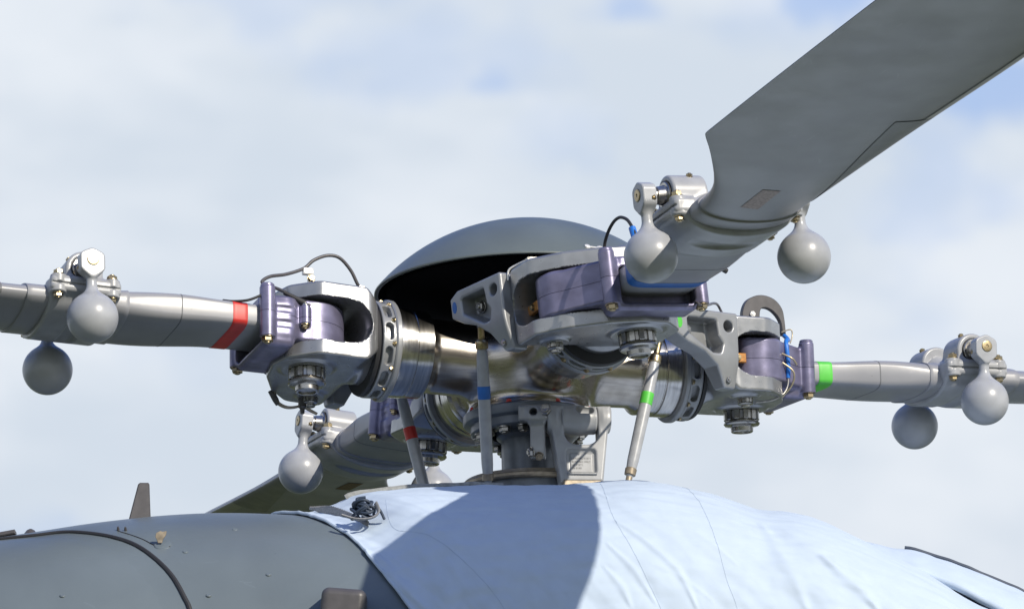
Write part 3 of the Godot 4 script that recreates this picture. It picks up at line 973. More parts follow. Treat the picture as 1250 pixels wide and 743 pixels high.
func build_rotor() -> void:
	# --- hub
	var hub := thing("rotor_hub", "polished four armed metal rotor hub with grey dome on top, on its mast", "rotor hub", "", Transform3D(Basis(), HUB))
	part(hub, "hub_body", net(sd_hub, Vector3(-0.64, -0.24, -0.64), Vector3(0.64, 0.26, 0.64), 0.0085), "titanium")
	var b := Bag.new()
	var prof := []
	var rs := (0.577 * 0.577 + 0.266 * 0.266) / (2.0 * 0.266)
	for i in 27:
		var a := asin(0.577 / rs) * i / 26.0
		prof.push_front(Vector2(rs * sin(a), 0.297 + 0.266 - rs * (1.0 - cos(a))))
	var inner := []
	for q in prof: inner.push_front(Vector2(q.x * 0.975, 0.295 + (q.y - 0.297) * 0.95))
	b.lathe([Vector2(0.562, 0.291), Vector2(0.572, 0.289), Vector2(0.577, 0.2915)] + prof, 160)
	var dome := part(hub, "hub_cap", b.mesh(), "cap paint", Transform3D(), "dark grey domed cap over the rotor hub")
	b = Bag.new()
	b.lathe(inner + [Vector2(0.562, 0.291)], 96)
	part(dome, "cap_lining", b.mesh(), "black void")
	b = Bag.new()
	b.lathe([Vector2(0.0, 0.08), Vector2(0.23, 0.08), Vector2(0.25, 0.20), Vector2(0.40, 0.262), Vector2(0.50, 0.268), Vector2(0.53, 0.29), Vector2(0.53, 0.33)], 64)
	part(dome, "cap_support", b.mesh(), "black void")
	# quick-release latches on the rim
	for a in [-1.03, 3.24, 0.4, 1.9]:
		var r := Vector3(cos(a), 0, -sin(a))
		var l := part(dome, "cap_latch", latch_mesh(), "white metal", Transform3D(Basis(Vector3.UP, a + PI / 2) , Vector3(0, 0, 0)) * Transform3D(Basis(Vector3(1, 0, 0), 0.0), Vector3.ZERO))
		l.transform = Transform3D(Basis(r.cross(Vector3.UP).normalized(), (Vector3.UP * 0.72 + r * 0.69).normalized(), (r * 0.72 - Vector3.UP * 0.69).normalized()), r * 0.543 + Vector3(0, 0.329, 0))
	var slot_mesh := net(sd_slots, Vector3(-0.20, 0.588, -0.20), Vector3(0.20, 0.656, 0.20), 0.0045)
	for i in 4:
		var x := arm_at(i, 0.0)
		x.origin = Vector3.ZERO
		var ring := Bag.new()
		var ax := x * Transform3D(Basis(Vector3(0, -1, 0), Vector3(1, 0, 0), Vector3(0, 0, 1)), Vector3(0, 0.004, 0))
		ring.lathe([Vector2(0.150, 0.572), Vector2(0.187, 0.572), Vector2(0.191, 0.576), Vector2(0.191, 0.590), Vector2(0.187, 0.595), Vector2(0.150, 0.597)], 72)
		var fl := part(hub, "arm_flange", ring.mesh(), "horn metal", ax)
		part(fl, "slotted_ring", slot_mesh, "horn metal")
		ring = Bag.new()
		ring.lathe([Vector2(0.146, 0.428), Vector2(0.160, 0.433), Vector2(0.166, 0.438), Vector2(0.167, 0.498), Vector2(0.164, 0.501), Vector2(0.164, 0.504), Vector2(0.1705, 0.507), Vector2(0.1725, 0.560), Vector2(0.170, 0.573)], 96)
		part(fl, "polished_collar", ring.mesh(30), "polished ring")
		ring = Bag.new()
		ring.lathe([Vector2(0.10, 0.598), Vector2(0.160, 0.598), Vector2(0.160, 0.650)], 64)
		part(fl, "inner_sleeve", ring.mesh(), "horn metal")
		ring = Bag.new()
		ring.lathe([Vector2(0.10, 0.648), Vector2(0.170, 0.650), Vector2(0.178, 0.653), Vector2(0.180, 0.658), Vector2(0.176, 0.668), Vector2(0.10, 0.672)], 64)
		part(fl, "rubber_boot", ring.mesh(), "black rubber")
		for k in 12:
			var a := TAU * (k + 0.3) / 12.0
			bolt(fl, Vector3(cos(a + 0.26) * 0.1815, 0.600, -sin(a + 0.26) * 0.1815), Vector3(0, 1, 0), 0.0085)
	# --- mast and what hangs under the hub
	b = Bag.new()
	b.lathe([Vector2(0.118, -0.62), Vector2(0.118, -0.44), Vector2(0.108, -0.42), Vector2(0.108, -0.285), Vector2(0.125, -0.27), Vector2(0.125, -0.20)], 64)
	part(hub, "mast", b.mesh(), "mast paint")
	b = Bag.new()
	b.lathe([Vector2(0.150, -0.262), Vector2(0.215, -0.262), Vector2(0.222, -0.256), Vector2(0.222, -0.228), Vector2(0.246, -0.222), Vector2(0.250, -0.216), Vector2(0.250, -0.190), Vector2(0.245, -0.184), Vector2(0.19, -0.180)], 72)
	var mf := part(hub, "mast_flange", b.mesh(), "mast paint")
	for k in 16:
		var a := TAU * k / 16.0 + 0.12
		bolt(mf, Vector3(cos(a) * 0.188, -0.262, sin(a) * 0.188), Vector3(0, -1, 0), 0.019, "steel", "nut")
		if k % 2 == 0:
			part(mf, "safety_stud", bolt_mesh, "red seal", along(Vector3(cos(a + 0.2) * 0.236, -0.183, sin(a + 0.2) * 0.236), Vector3(0, 1, 0), 0.009))
	b = Bag.new()
	b.lathe([Vector2(0.20, -0.475), Vector2(0.268, -0.475), Vector2(0.274, -0.470), Vector2(0.274, -0.460), Vector2(0.268, -0.455), Vector2(0.255, -0.452), Vector2(0.250, -0.440), Vector2(0.12, -0.435)], 96)
	var br := part(hub, "swashplate_ring", b.mesh(), "tan ring")
	b = Bag.new()
	b.lathe([Vector2(0.12, -0.56), Vector2(0.235, -0.56), Vector2(0.242, -0.55), Vector2(0.242, -0.475), Vector2(0.2, -0.475)], 72)
	part(br, "lower_ring", b.mesh(), "mast paint")
	# --- yokes
	var ym := net(sd_yoke, Vector3(0.59, -0.145, -0.235), Vector3(1.07, 0.205, 0.365), 0.0055)
	var hm := net(sd_horn, Vector3(-0.02, -0.14, -0.07), Vector3(0.34, 0.19, 0.07), 0.0048)
	var horn_x := Transform3D(Basis(Vector3(0.966, 0, -0.26), Vector3(0, 1, 0), Vector3(0.26, 0, 0.966)), Vector3(0.393, 0, 0.415))
	var ylab := ["silver forked yoke on the left hub arm holding the red banded blade", "silver forked yoke with blue paint dot, nearest the viewer", "silver forked yoke with green paint dot, on the right hub arm", "silver forked yoke half hidden behind the mast, on the far hub arm"]
	for i in 4:
		var y := thing("blade_yoke", ylab[i], "blade yoke", "blade yokes on the four hub arms", arm_at(i, PITCH[i]))
		part(y, "yoke_casting", ym, "cast metal")
		var h := part(y, "pitch_horn", hm, "horn metal", horn_x)
		bolt(h, Vector3(0.105, 0.098, -0.022), Vector3(0, 0, 1), 0.017, "dark nut")
		bolt(h, Vector3(0.268, -0.085, 0.02), Vector3(0, 0, 1), 0.011, "dark nut")
		if BAND[i]:
			var pb := Bag.new()
			pb.lathe([Vector2(0.0165, -0.004), Vector2(0.0165, 0.0005), Vector2(0.015, 0.0012), Vector2(0.0, 0.0012)], 24, Transform3D(Basis(Vector3(1, 0, 0), Vector3(0, 0, 1), Vector3(0, -1, 0)), Vector3.ZERO))
			part(h, "paint_dot", pb.mesh(), BAND[i], Transform3D(Basis(Vector3.UP, -0.0).scaled_local(Vector3(0.8, 1.35, 1)), Vector3(0.026, 0.112, 0.0452)))
		part(y, "pin_nut", nut_mesh, "dark nut", along(Vector3(0.90, -0.122, -0.045), Vector3(0, -1, 0), 0.069))
		part(y, "pin_nut", nut_mesh, "dark nut", along(Vector3(0.79, -0.126, 0.23), Vector3(0, -1, 0), 0.029))
		var cap := Bag.new()
		cap.prism(ngon(8, 0.062), 0.178, 0.196, 0.005, Transform3D(Basis(Vector3(1, 0, 0), Vector3(0, 0, -1), Vector3(0, 1, 0)), Vector3(0.90, 0, -0.045)))
		part(y, "pin_cap", cap.mesh(30), "cast metal")
		if i == 1:
			var cl := Bag.new()
			cl.box(Vector3(0.80, 0.166, 0.305), Vector3(0.016, 0.022, 0.006), 0.002)
			cl.box(Vector3(0.80, 0.186, 0.285), Vector3(0.016, 0.003, 0.022), 0.001)
			var cp := part(y, "cable_clip", cl.mesh(), "dark nut")
			cl = Bag.new()
			cl.tube(smooth([Vector3(0.70, 0.135, 0.345), Vector3(0.705, 0.172, 0.340), Vector3(0.73, 0.186, 0.315), Vector3(0.79, 0.190, 0.29)], 6), 0.004, 8)
			part(cp, "clip_wire", cl.mesh(70), "white metal")
		var og := Bag.new()
		og.box(Vector3(0.735, 0.02, 0.268), Vector3(0.045, 0.018, 0.010), 0.003)
		var ob := part(y, "damper_bracket", og.mesh(), "orange bracket")
		bolt(ob, Vector3(0.745, 0.02, 0.278), Vector3(0, 0, 1), 0.010)
	# --- blades
	var whole := net(sd_sleeve, Vector3(0.74, -0.125, -0.255), Vector3(1.16, 0.14, 0.325), 0.005)
	var up_half := slice(whole, 0.0228, 1.0)
	var low_half := slice(whole, 0.0212, -1.0)
	var clamp_mesh := net(sd_clamp, Vector3(1.64, -0.10, -0.27), Vector3(1.96, 0.19, 0.27), 0.005)
	var blade_mesh := blade_skin(1.03, 8.1, 0.0)
	var band_mesh := blade_skin(1.178, 1.234, 0.0014)
	var joint_mesh := blade_skin(1.425, 1.429, 0.0005)
	var col_in := blade_skin(1.625, 1.69, 0.004)
	var col_out := blade_skin(1.915, 2.005, 0.006)
	var guard := edge_guard(2.10, 3.00, 0.15)
	var strip := edge_guard(3.004, 7.6, 0.045)
	var blab := ["grey rotor blade with red band at its root, running out of frame at left", "large grey rotor blade with blue band at its root, sweeping to the upper right", "grey rotor blade with bright green band at its root, running out at right", "grey rotor blade on the far side, slanting down behind the dark fuselage"]
	for i in 4:
		var t := thing("rotor_blade", blab[i], "rotor blade", "four main rotor blades", arm_at(i, PITCH[i], [-0.117, 0.118, 0.932, -0.393][i]))
		part(t, "blade_skin", blade_mesh, "blade paint")
		if BAND[i]: part(t, "root_band", band_mesh, BAND[i])
		var su := part(t, "sleeve_upper_half", up_half, "violet metal", Transform3D(), "violet metal sleeve round the blade root")
		var sl := part(t, "sleeve_lower_half", low_half, "violet metal", Transform3D(), "violet metal sleeve round the blade root")
		for q in [Vector2(1.108, 0.137), Vector2(1.108, -0.212)]:
			bolt(sl, Vector3(q.x, -0.073, q.y), Vector3(0, -1, 0), 0.019)
			var hd := Bag.new()
			hd.lathe([Vector2(0.026, 0.0), Vector2(0.026, 0.010), Vector2(0.022, 0.014), Vector2(0.010, 0.014), Vector2(0.009, 0.010), Vector2(0, 0.010)], 24)
			part(su, "pin_head", hd.mesh(), "violet metal", Transform3D(Basis(), Vector3(q.x, 0.117, q.y)))
		bolt(sl, Vector3(0.955, -0.002, -0.192), Vector3(0, -1, 0), 0.013)
		bolt(su, Vector3(0.955, 0.070, -0.192), Vector3(0, 1, 0), 0.010, "steel")
		bolt(su, Vector3(1.10, 0.086, 0.08), Vector3(0, 1, 0), 0.011)
		bolt(su, Vector3(1.07, 0.086, 0.05), Vector3(0, 1, 0), 0.011)
		part(t, "root_joint", joint_mesh, "joint grey")
		part(t, "root_collar", col_in, "blade paint")
		part(t, "root_collar", col_out, "blade paint")
		var c := part(t, "weight_clamp", clamp_mesh, "clamp paint")
		for s in [-1.0, 1.0]:
			for k in [-1.0, 1.0]:
				bolt(c, Vector3(1.80 + k * 0.10, 0.069, s * 0.217), Vector3(0, 1, 0), 0.0165)
				bolt(c, Vector3(1.80 + k * 0.10, 0.001, s * 0.217), Vector3(0, -1, 0), 0.0145)
			var ring := Bag.new()
			ring.lathe([Vector2(0.049, 0.198), Vector2(0.049, 0.214), Vector2(0.045, 0.219), Vector2(0.036, 0.219), Vector2(0.034, 0.223), Vector2(0.030, 0.248), Vector2(0.024, 0.250), Vector2(0.024, 0.27)], 36, Transform3D(Basis(Vector3(1, 0, 0), Vector3(0, 0, s), Vector3(0, -s, 0)), Vector3(1.80, 0.105, 0)))
			part(c, "pivot_shaft", ring.mesh(), "steel")
			ring = Bag.new()
			ring.lathe([Vector2(0.0505, 0.199), Vector2(0.0505, 0.216), Vector2(0.044, 0.216)], 36, Transform3D(Basis(Vector3(1, 0, 0), Vector3(0, 0, s), Vector3(0, -s, 0)), Vector3(1.80, 0.105, 0)))
			part(c, "pivot_seal", ring.mesh(), "black rubber")
			bolt(c, Vector3(1.775, 0.168, s * 0.16), Vector3(-0.3, 1, 0), 0.010)
			bolt(c, Vector3(1.835, 0.162, s * 0.13), Vector3(0.4, 1, 0), 0.010)
		part(t, "edge_guard", guard, "edge guard", Transform3D(), "dark guard along the inner leading edge")
		part(t, "edge_strip", strip, "edge strip", Transform3D(), "pale strip along the outer leading edge")
		if i == 1 or i == 3:
			part(t, "patch", skin_patch(), "brown patch" if i == 1 else "rust patch", Transform3D(), "small brown rectangular patch under the blade" if i == 1 else "rusty brown patch under the blade")
		# the earthing stud on the root
		bolt(t, Vector3(1.262, 0.058, -0.150), Vector3(0, 0.8, -0.5), 0.010, "white metal", "earthing_stud")
	# --- the swinging weights
	var wm := net(sd_weight, Vector3(-0.105, -0.32, -0.105), Vector3(0.105, 0.06, 0.105), 0.0052)
	var pin := Bag.new()
	pin.lathe([Vector2(0.026, 0.022), Vector2(0.026, 0.0255), Vector2(0.022, 0.0258), Vector2(0.022, 0.0285), Vector2(0.020, 0.030), Vector2(0.006, 0.030), Vector2(0.004, 0.027), Vector2(0.0, 0.027)], 32, Transform3D(Basis(Vector3(1, 0, 0), Vector3(0, 0, 1), Vector3(0, -1, 0)), Vector3.ZERO))
	var pin_mesh := pin.mesh()
	var wl := [["grey ball weight hanging below the red banded blade, lowest at far left", "grey ball weight in front of the red banded blade, upper of its two weights"], ["grey ball weight left of the nearest blade, half in shadow above the blue band", "grey ball weight hanging clear in the sky right of the nearest blade"], ["grey ball weight in front of the green banded blade, near the right edge", "dark shaded ball weight hanging below the green banded blade"], ["grey ball weight hidden low behind the red banded pitch rod", "grey ball weight left of the far blade, in the sky above the fuselage"]]
	for i in 4:
		for s in 2:
			var sg := 1.0 if s == 0 else -1.0
			var x := arm_at(i, PITCH[i], [-0.117, 0.118, 0.932, -0.393][i])
			var at := x * Vector3(1.80, 0.105, sg * 0.289)
			# hangs plumb, its bore along the blade's width
			var zax := (x.basis.z * sg).normalized()
			var down := Vector3(0, 1, 0)
			var yy := (down - zax * down.dot(zax)).normalized()
			var ball_y := (yy + down * 0.0).normalized()
			var o := thing("pendulum_weight", wl[i][s], "ball weight", "ball weights swinging from the blade clamps", Transform3D(Basis(ball_y.cross(zax), ball_y, zax), at))
			part(o, "ball_and_arm", wm, "weight paint")
			part(o, "pivot_pin", pin_mesh, "bolt metal")
			bolt(o, Vector3(0.034, -0.018, -0.012), Vector3(1, -0.3, -0.3), 0.011, "bolt metal", "lock_bolt")
			bolt(o, Vector3(-0.034, -0.018, -0.012), Vector3(-1, -0.3, -0.3), 0.011, "bolt metal", "lock_bolt")
	# --- pitch rods
	var rods := [[0, Vector3(0.40, 0.045, 0.352), Vector3(0.275, -0.56, 0.305), "red band", "grey pitch rod with red band, leaning between left arm and cover"], [1, Vector3(0.415, 0.045, 0.350), Vector3(0.225, -0.56, 0.26), "blue band", "grey pitch rod with blue band, upright left of the mast"], [2, Vector3(0.378, 0.045, 0.372), Vector3(0.222, -0.54, 0.385), "green band", "grey pitch rod with green band, slanting at the right of the mast"]]
	for r in rods:
		var top: Vector3 = arm_at(r[0], PITCH[r[0]]) * (r[1] as Vector3)
		var low: Vector3 = arm_at(r[0], 0.0, 0.0, 0.0) * (r[2] as Vector3)
		var len := top.distance_to(low)
		var o := thing("pitch_rod", r[4], "pitch rod", "pitch rods between the hub and the cover", along(low, top - low))
		b = Bag.new()
		b.lathe([Vector2(0.011, 0.05), Vector2(0.018, 0.075), Vector2(0.0215, 0.12), Vector2(0.0232, len * 0.5), Vector2(0.0215, len - 0.12), Vector2(0.018, len - 0.075), Vector2(0.0, len - 0.07)], 28)
		part(o, "rod_tube", b.mesh(), "rod paint")
		b = Bag.new()
		b.lathe([Vector2(0.0228, 0.0), Vector2(0.0241, 0.001), Vector2(0.0241, 0.047), Vector2(0.0226, 0.048)], 28, Transform3D(Basis(), Vector3(0, len * 0.575, 0)))
		part(o, "colour_band", b.mesh(), r[3])
		b = Bag.new()
		b.lathe([Vector2(0.0, -0.01), Vector2(0.012, -0.01), Vector2(0.012, 0.06), Vector2(0.021, 0.062), Vector2(0.022, 0.085), Vector2(0.0165, 0.09)], 24)
		part(o, "lower_fitting", b.mesh(), "tan ring")
		b = Bag.new()
		b.lathe([Vector2(0.0175, len - 0.085), Vector2(0.0235, len - 0.08), Vector2(0.024, len - 0.06), Vector2(0.020, len - 0.05), Vector2(0.012, len - 0.045), Vector2(0.012, len), Vector2(0.0, len)], 24)
		part(o, "upper_collar", b.mesh(), "bolt metal")
		b = Bag.new()
		b.lathe([Vector2(0.014, -0.016), Vector2(0.026, -0.014), Vector2(0.028, 0.0), Vector2(0.026, 0.014), Vector2(0.014, 0.016)], 24, along(Vector3(0, len + 0.022, 0), Vector3(0, 0, 1)))
		part(o, "rod_end", b.mesh(), "steel")
	# --- scissor link and drive bracket
	var sx := Transform3D(Basis(Vector3.UP, 0.16) * Basis(Vector3(0, 0, 1), 0.0) * Basis(Vector3(1, 0, 0), -0.10), HUB + Vector3(0.180, -0.262, 0.235))
	var sc := thing("scissor_link", "light grey scissor link with engraved plate, standing right of the mast", "scissor link", "", sx)
	var lk := part(sc, "link_plate", net(sd_link, Vector3(-0.13, -0.325, -0.065), Vector3(0.13, 0.065, 0.065), 0.0042), "clamp paint")
	part(sc, "hinge_barrel", net(sd_knuckle, Vector3(-0.11, -0.07, -0.2), Vector3(0.085, 0.07, 0.07), 0.0045), "clamp paint")
	var words := ["LOADING 97871", "BUSHING ONLY", "LO 97871", "SN 6180"]
	for k in 4:
		var tm := TextMesh.new()
		tm.text = words[k]
		tm.font_size = 16
		tm.pixel_size = 0.0006
		tm.depth = 0.0006
		tm.horizontal_alignment = HORIZONTAL_ALIGNMENT_LEFT
		part(lk, "engraved_line", tm, "ink", Transform3D(Basis(), Vector3(-0.036, -0.158 - k * 0.0125, 0.0283)))
	b = Bag.new()
	b.box(Vector3(0, -0.222, 0.036), Vector3(0.055, 0.004, 0.012), 0.003)
	part(lk, "plate_ledge", b.mesh(), "horn metal")
	b = Bag.new()
	b.lathe([Vector2(0.0, -0.118), Vector2(0.020, -0.118), Vector2(0.020, 0.118), Vector2(0.0, 0.118)], 20, along(Vector3.ZERO, Vector3(1, 0, 0)))
	part(sc, "hinge_pin", b.mesh(), "steel")
	b = Bag.new()
	b.box(Vector3(0.0, -0.258, 0.0), Vector3(0.070, 0.012, 0.045), 0.004)
	part(sc, "foot", b.mesh(), "tan ring")
	bolt(sc, Vector3(-0.122, 0.02, 0.03), Vector3(-0.4, 0.2, 1), 0.018, "steel")
	var db := thing("drive_bracket", "grey T shaped bracket with round hole, hanging left of the scissor link", "bracket", "", Transform3D(Basis(Vector3.UP, -0.05), HUB + Vector3(0.022, -0.238, 0.262)))
	part(db, "bracket_plate", net(sd_bracket, Vector3(-0.08, -0.2, -0.035), Vector3(0.08, 0.045, 0.035), 0.0045), "horn metal")
	bolt(db, Vector3(0.040, 0.012, 0.022), Vector3(0, 0, 1), 0.014, "steel")
	bolt(db, Vector3(-0.012, -0.150, 0.02), Vector3(-1, -0.2, 0.4), 0.015, "steel")
	bolt(db, Vector3(0.012, -0.165, 0.02), Vector3(0, -0.6, 0.6), 0.013, "tan ring")

func latch_mesh() -> ArrayMesh:
	var b := Bag.new()
	b.lathe([Vector2(0.018, 0.0), Vector2(0.018, 0.004), Vector2(0.014, 0.007), Vector2(0.010, 0.007), Vector2(0.009, 0.004), Vector2(0, 0.004)], 20, Transform3D(Basis(), Vector3(0, 0, 0.0)))
	b.box(Vector3(0.03, 0.004, 0), Vector3(0.022, 0.0025, 0.003), 0.001)
	b.lathe([Vector2(0.012, 0.0), Vector2(0.012, 0.006), Vector2(0.008, 0.009), Vector2(0, 0.009)], 16, Transform3D(Basis(), Vector3(0.06, 0, 0)))
	return b.mesh()

# blade outline tables: x -> distance of leading edge, trailing edge, half thickness, boxiness, airfoil share
var LE := [Vector2(1.0, 0.190), Vector2(1.25, 0.198), Vector2(1.4, 0.196), Vector2(1.55, 0.190), Vector2(2.05, 0.187), Vector2(2.3, 0.187), Vector2(2.6, 0.188), Vector2(2.9, 0.194), Vector2(3.5, 0.212), Vector2(4.5, 0.215), Vector2(8.2, 0.215)]
var TE := [Vector2(1.0, 0.100), Vector2(1.25, 0.104), Vector2(1.4, 0.128), Vector2(1.55, 0.158), Vector2(1.7, 0.178), Vector2(1.95, 0.187), Vector2(2.08, 0.198), Vector2(2.2, 0.228), Vector2(2.33, 0.283), Vector2(2.5, 0.368), Vector2(2.63, 0.437), Vector2(2.765, 0.512), Vector2(2.79, 0.516), Vector2(3.35, 0.522), Vector2(4.0, 0.525), Vector2(8.2, 0.525)]
var HT := [Vector2(1.0, 0.050), Vector2(1.25, 0.051), Vector2(1.5, 0.062), Vector2(2.0, 0.057), Vector2(2.4, 0.050), Vector2(2.8, 0.043), Vector2(8.2, 0.038)]

func blade_ring(x: float, out: float, n := 26) -> PackedVector3Array:
	var le := interp(LE, x) + out
	var te := interp(TE, x) + out
	var h := interp(HT, x)
	var box := 1.0 - smoothstep(1.35, 1.8, x)
	var air := smoothstep(2.0, 2.75, x)
	var ring := PackedVector3Array()
	var droop := -0.0022 * pow(maxf(x - 2.6, 0.0), 2.0)
	for side in 2:
		for k in n:
			var a := PI * k / n
			var u := (1.0 - cos(a)) * 0.5
			var uu := u if side == 0 else 1.0 - u
			var m := absf(2.0 * uu - 1.0)
			var p := lerpf(2.0, 5.0, box)
			var el := pow(maxf(1.0 - pow(m, p), 0.0), 1.0 / p)
			var yt := 2.97 * sqrt(uu) - 1.26 * uu - 3.516 * uu * uu + 2.843 * pow(uu, 3) - 1.015 * pow(uu, 4)
			var t := h * lerpf(el, maxf(yt, 0.05), air) + out
			var y := (t if side == 0 else -t * lerpf(1.0, 0.72, air)) + (0.008 + 0.008 * box) * (1.0 - air) + droop
			ring.append(Vector3(x, y, lerpf(-le, te, uu)))
	return ring

func blade_skin(x0: float, x1: float, out: float) -> ArrayMesh:
	var xs := []
	if x1 - x0 < 0.2:
		for k in 5: xs.append(lerpf(x0, x1, k / 4.0))
	else:
		var x := x0
		while x < x1:
			xs.append(x)
			x += 0.035 if x < 2.7 else 0.015 if x < 2.85 else 0.12
		xs.append(x1)
	var rows := []
	if out > 0.0: rows.append(blade_ring(x0, -0.002))
	for x in xs: rows.append(blade_ring(x, out))
	if out > 0.0: rows.append(blade_ring(x1, -0.002))
	return skin(rows, true, true, true)

func edge_guard(x0: float, x1: float, under: float) -> ArrayMesh:
	var rows := []
	var n := 44
	for i in n + 1:
		var x := lerpf(x0, x1, float(i) / n)
		var wide := under
		if under > 0.1: wide = lerpf(0.006, under, (x - x0) / (x1 - x0))
		var le := interp(LE, x)
		var r := PackedVector3Array()
		var ks := 18
		for k in ks: # from under the blade round its nose
			var zz := -le + wide * pow(1.0 - float(k) / (ks - 1), 2.0)
			r.append(Vector3(x, under_y(x, zz) - 0.0022, zz - 0.0022 * k / (ks - 1)))
		var full := blade_ring(x, 0.0022)
		r.append(full[2])
		r.append(full[4])
		rows.append(r)
	return skin(rows, false, false)

func under_y(x: float, z: float) -> float: # the blade's lower surface
	var le := interp(LE, x)
	var te := interp(TE, x)
	var uu := clampf((z + le) / (le + te), 0.0, 1.0)
	var air := smoothstep(2.0, 2.75, x)
	var el := sqrt(maxf(1.0 - pow(2.0 * uu - 1.0, 2.0), 0.0))
	var yt := 2.97 * sqrt(uu) - 1.26 * uu - 3.516 * uu * uu + 2.843 * pow(uu, 3) - 1.015 * pow(uu, 4)
	return -interp(HT, x) * lerpf(el, maxf(yt, 0.05), air) * lerpf(1.0, 0.72, air) + 0.008 * (1.0 - air) - 0.0022 * pow(maxf(x - 2.6, 0.0), 2.0)

func skin_patch() -> ArrayMesh:
	var rows := []
	for i in 7:
		var x := lerpf(2.13, 2.31, i / 6.0)
		var r := PackedVector3Array()
		for k in 7:
			var z := lerpf(0.10, 0.035, k / 6.0)
			r.append(Vector3(x, under_y(x, z) - 0.0014, z))
		rows.append(r)
	return skin(rows, false, false)

# ---------------------------------------------------------------- cables, strap
func cable(called: String, label: String, pts: Array, r: float, m: String, category := "cable") -> Node3D:
	var o := thing(called, label, category, "", Transform3D(Basis(), pts[0]))
	var b := Bag.new()
	var rel := []
	for p: Vector3 in pts: rel.append(p - (pts[0] as Vector3))
	b.tube(smooth(rel, 7), r, 9)
	part(o, "cable_sheath", b.mesh(70), m)
	return o

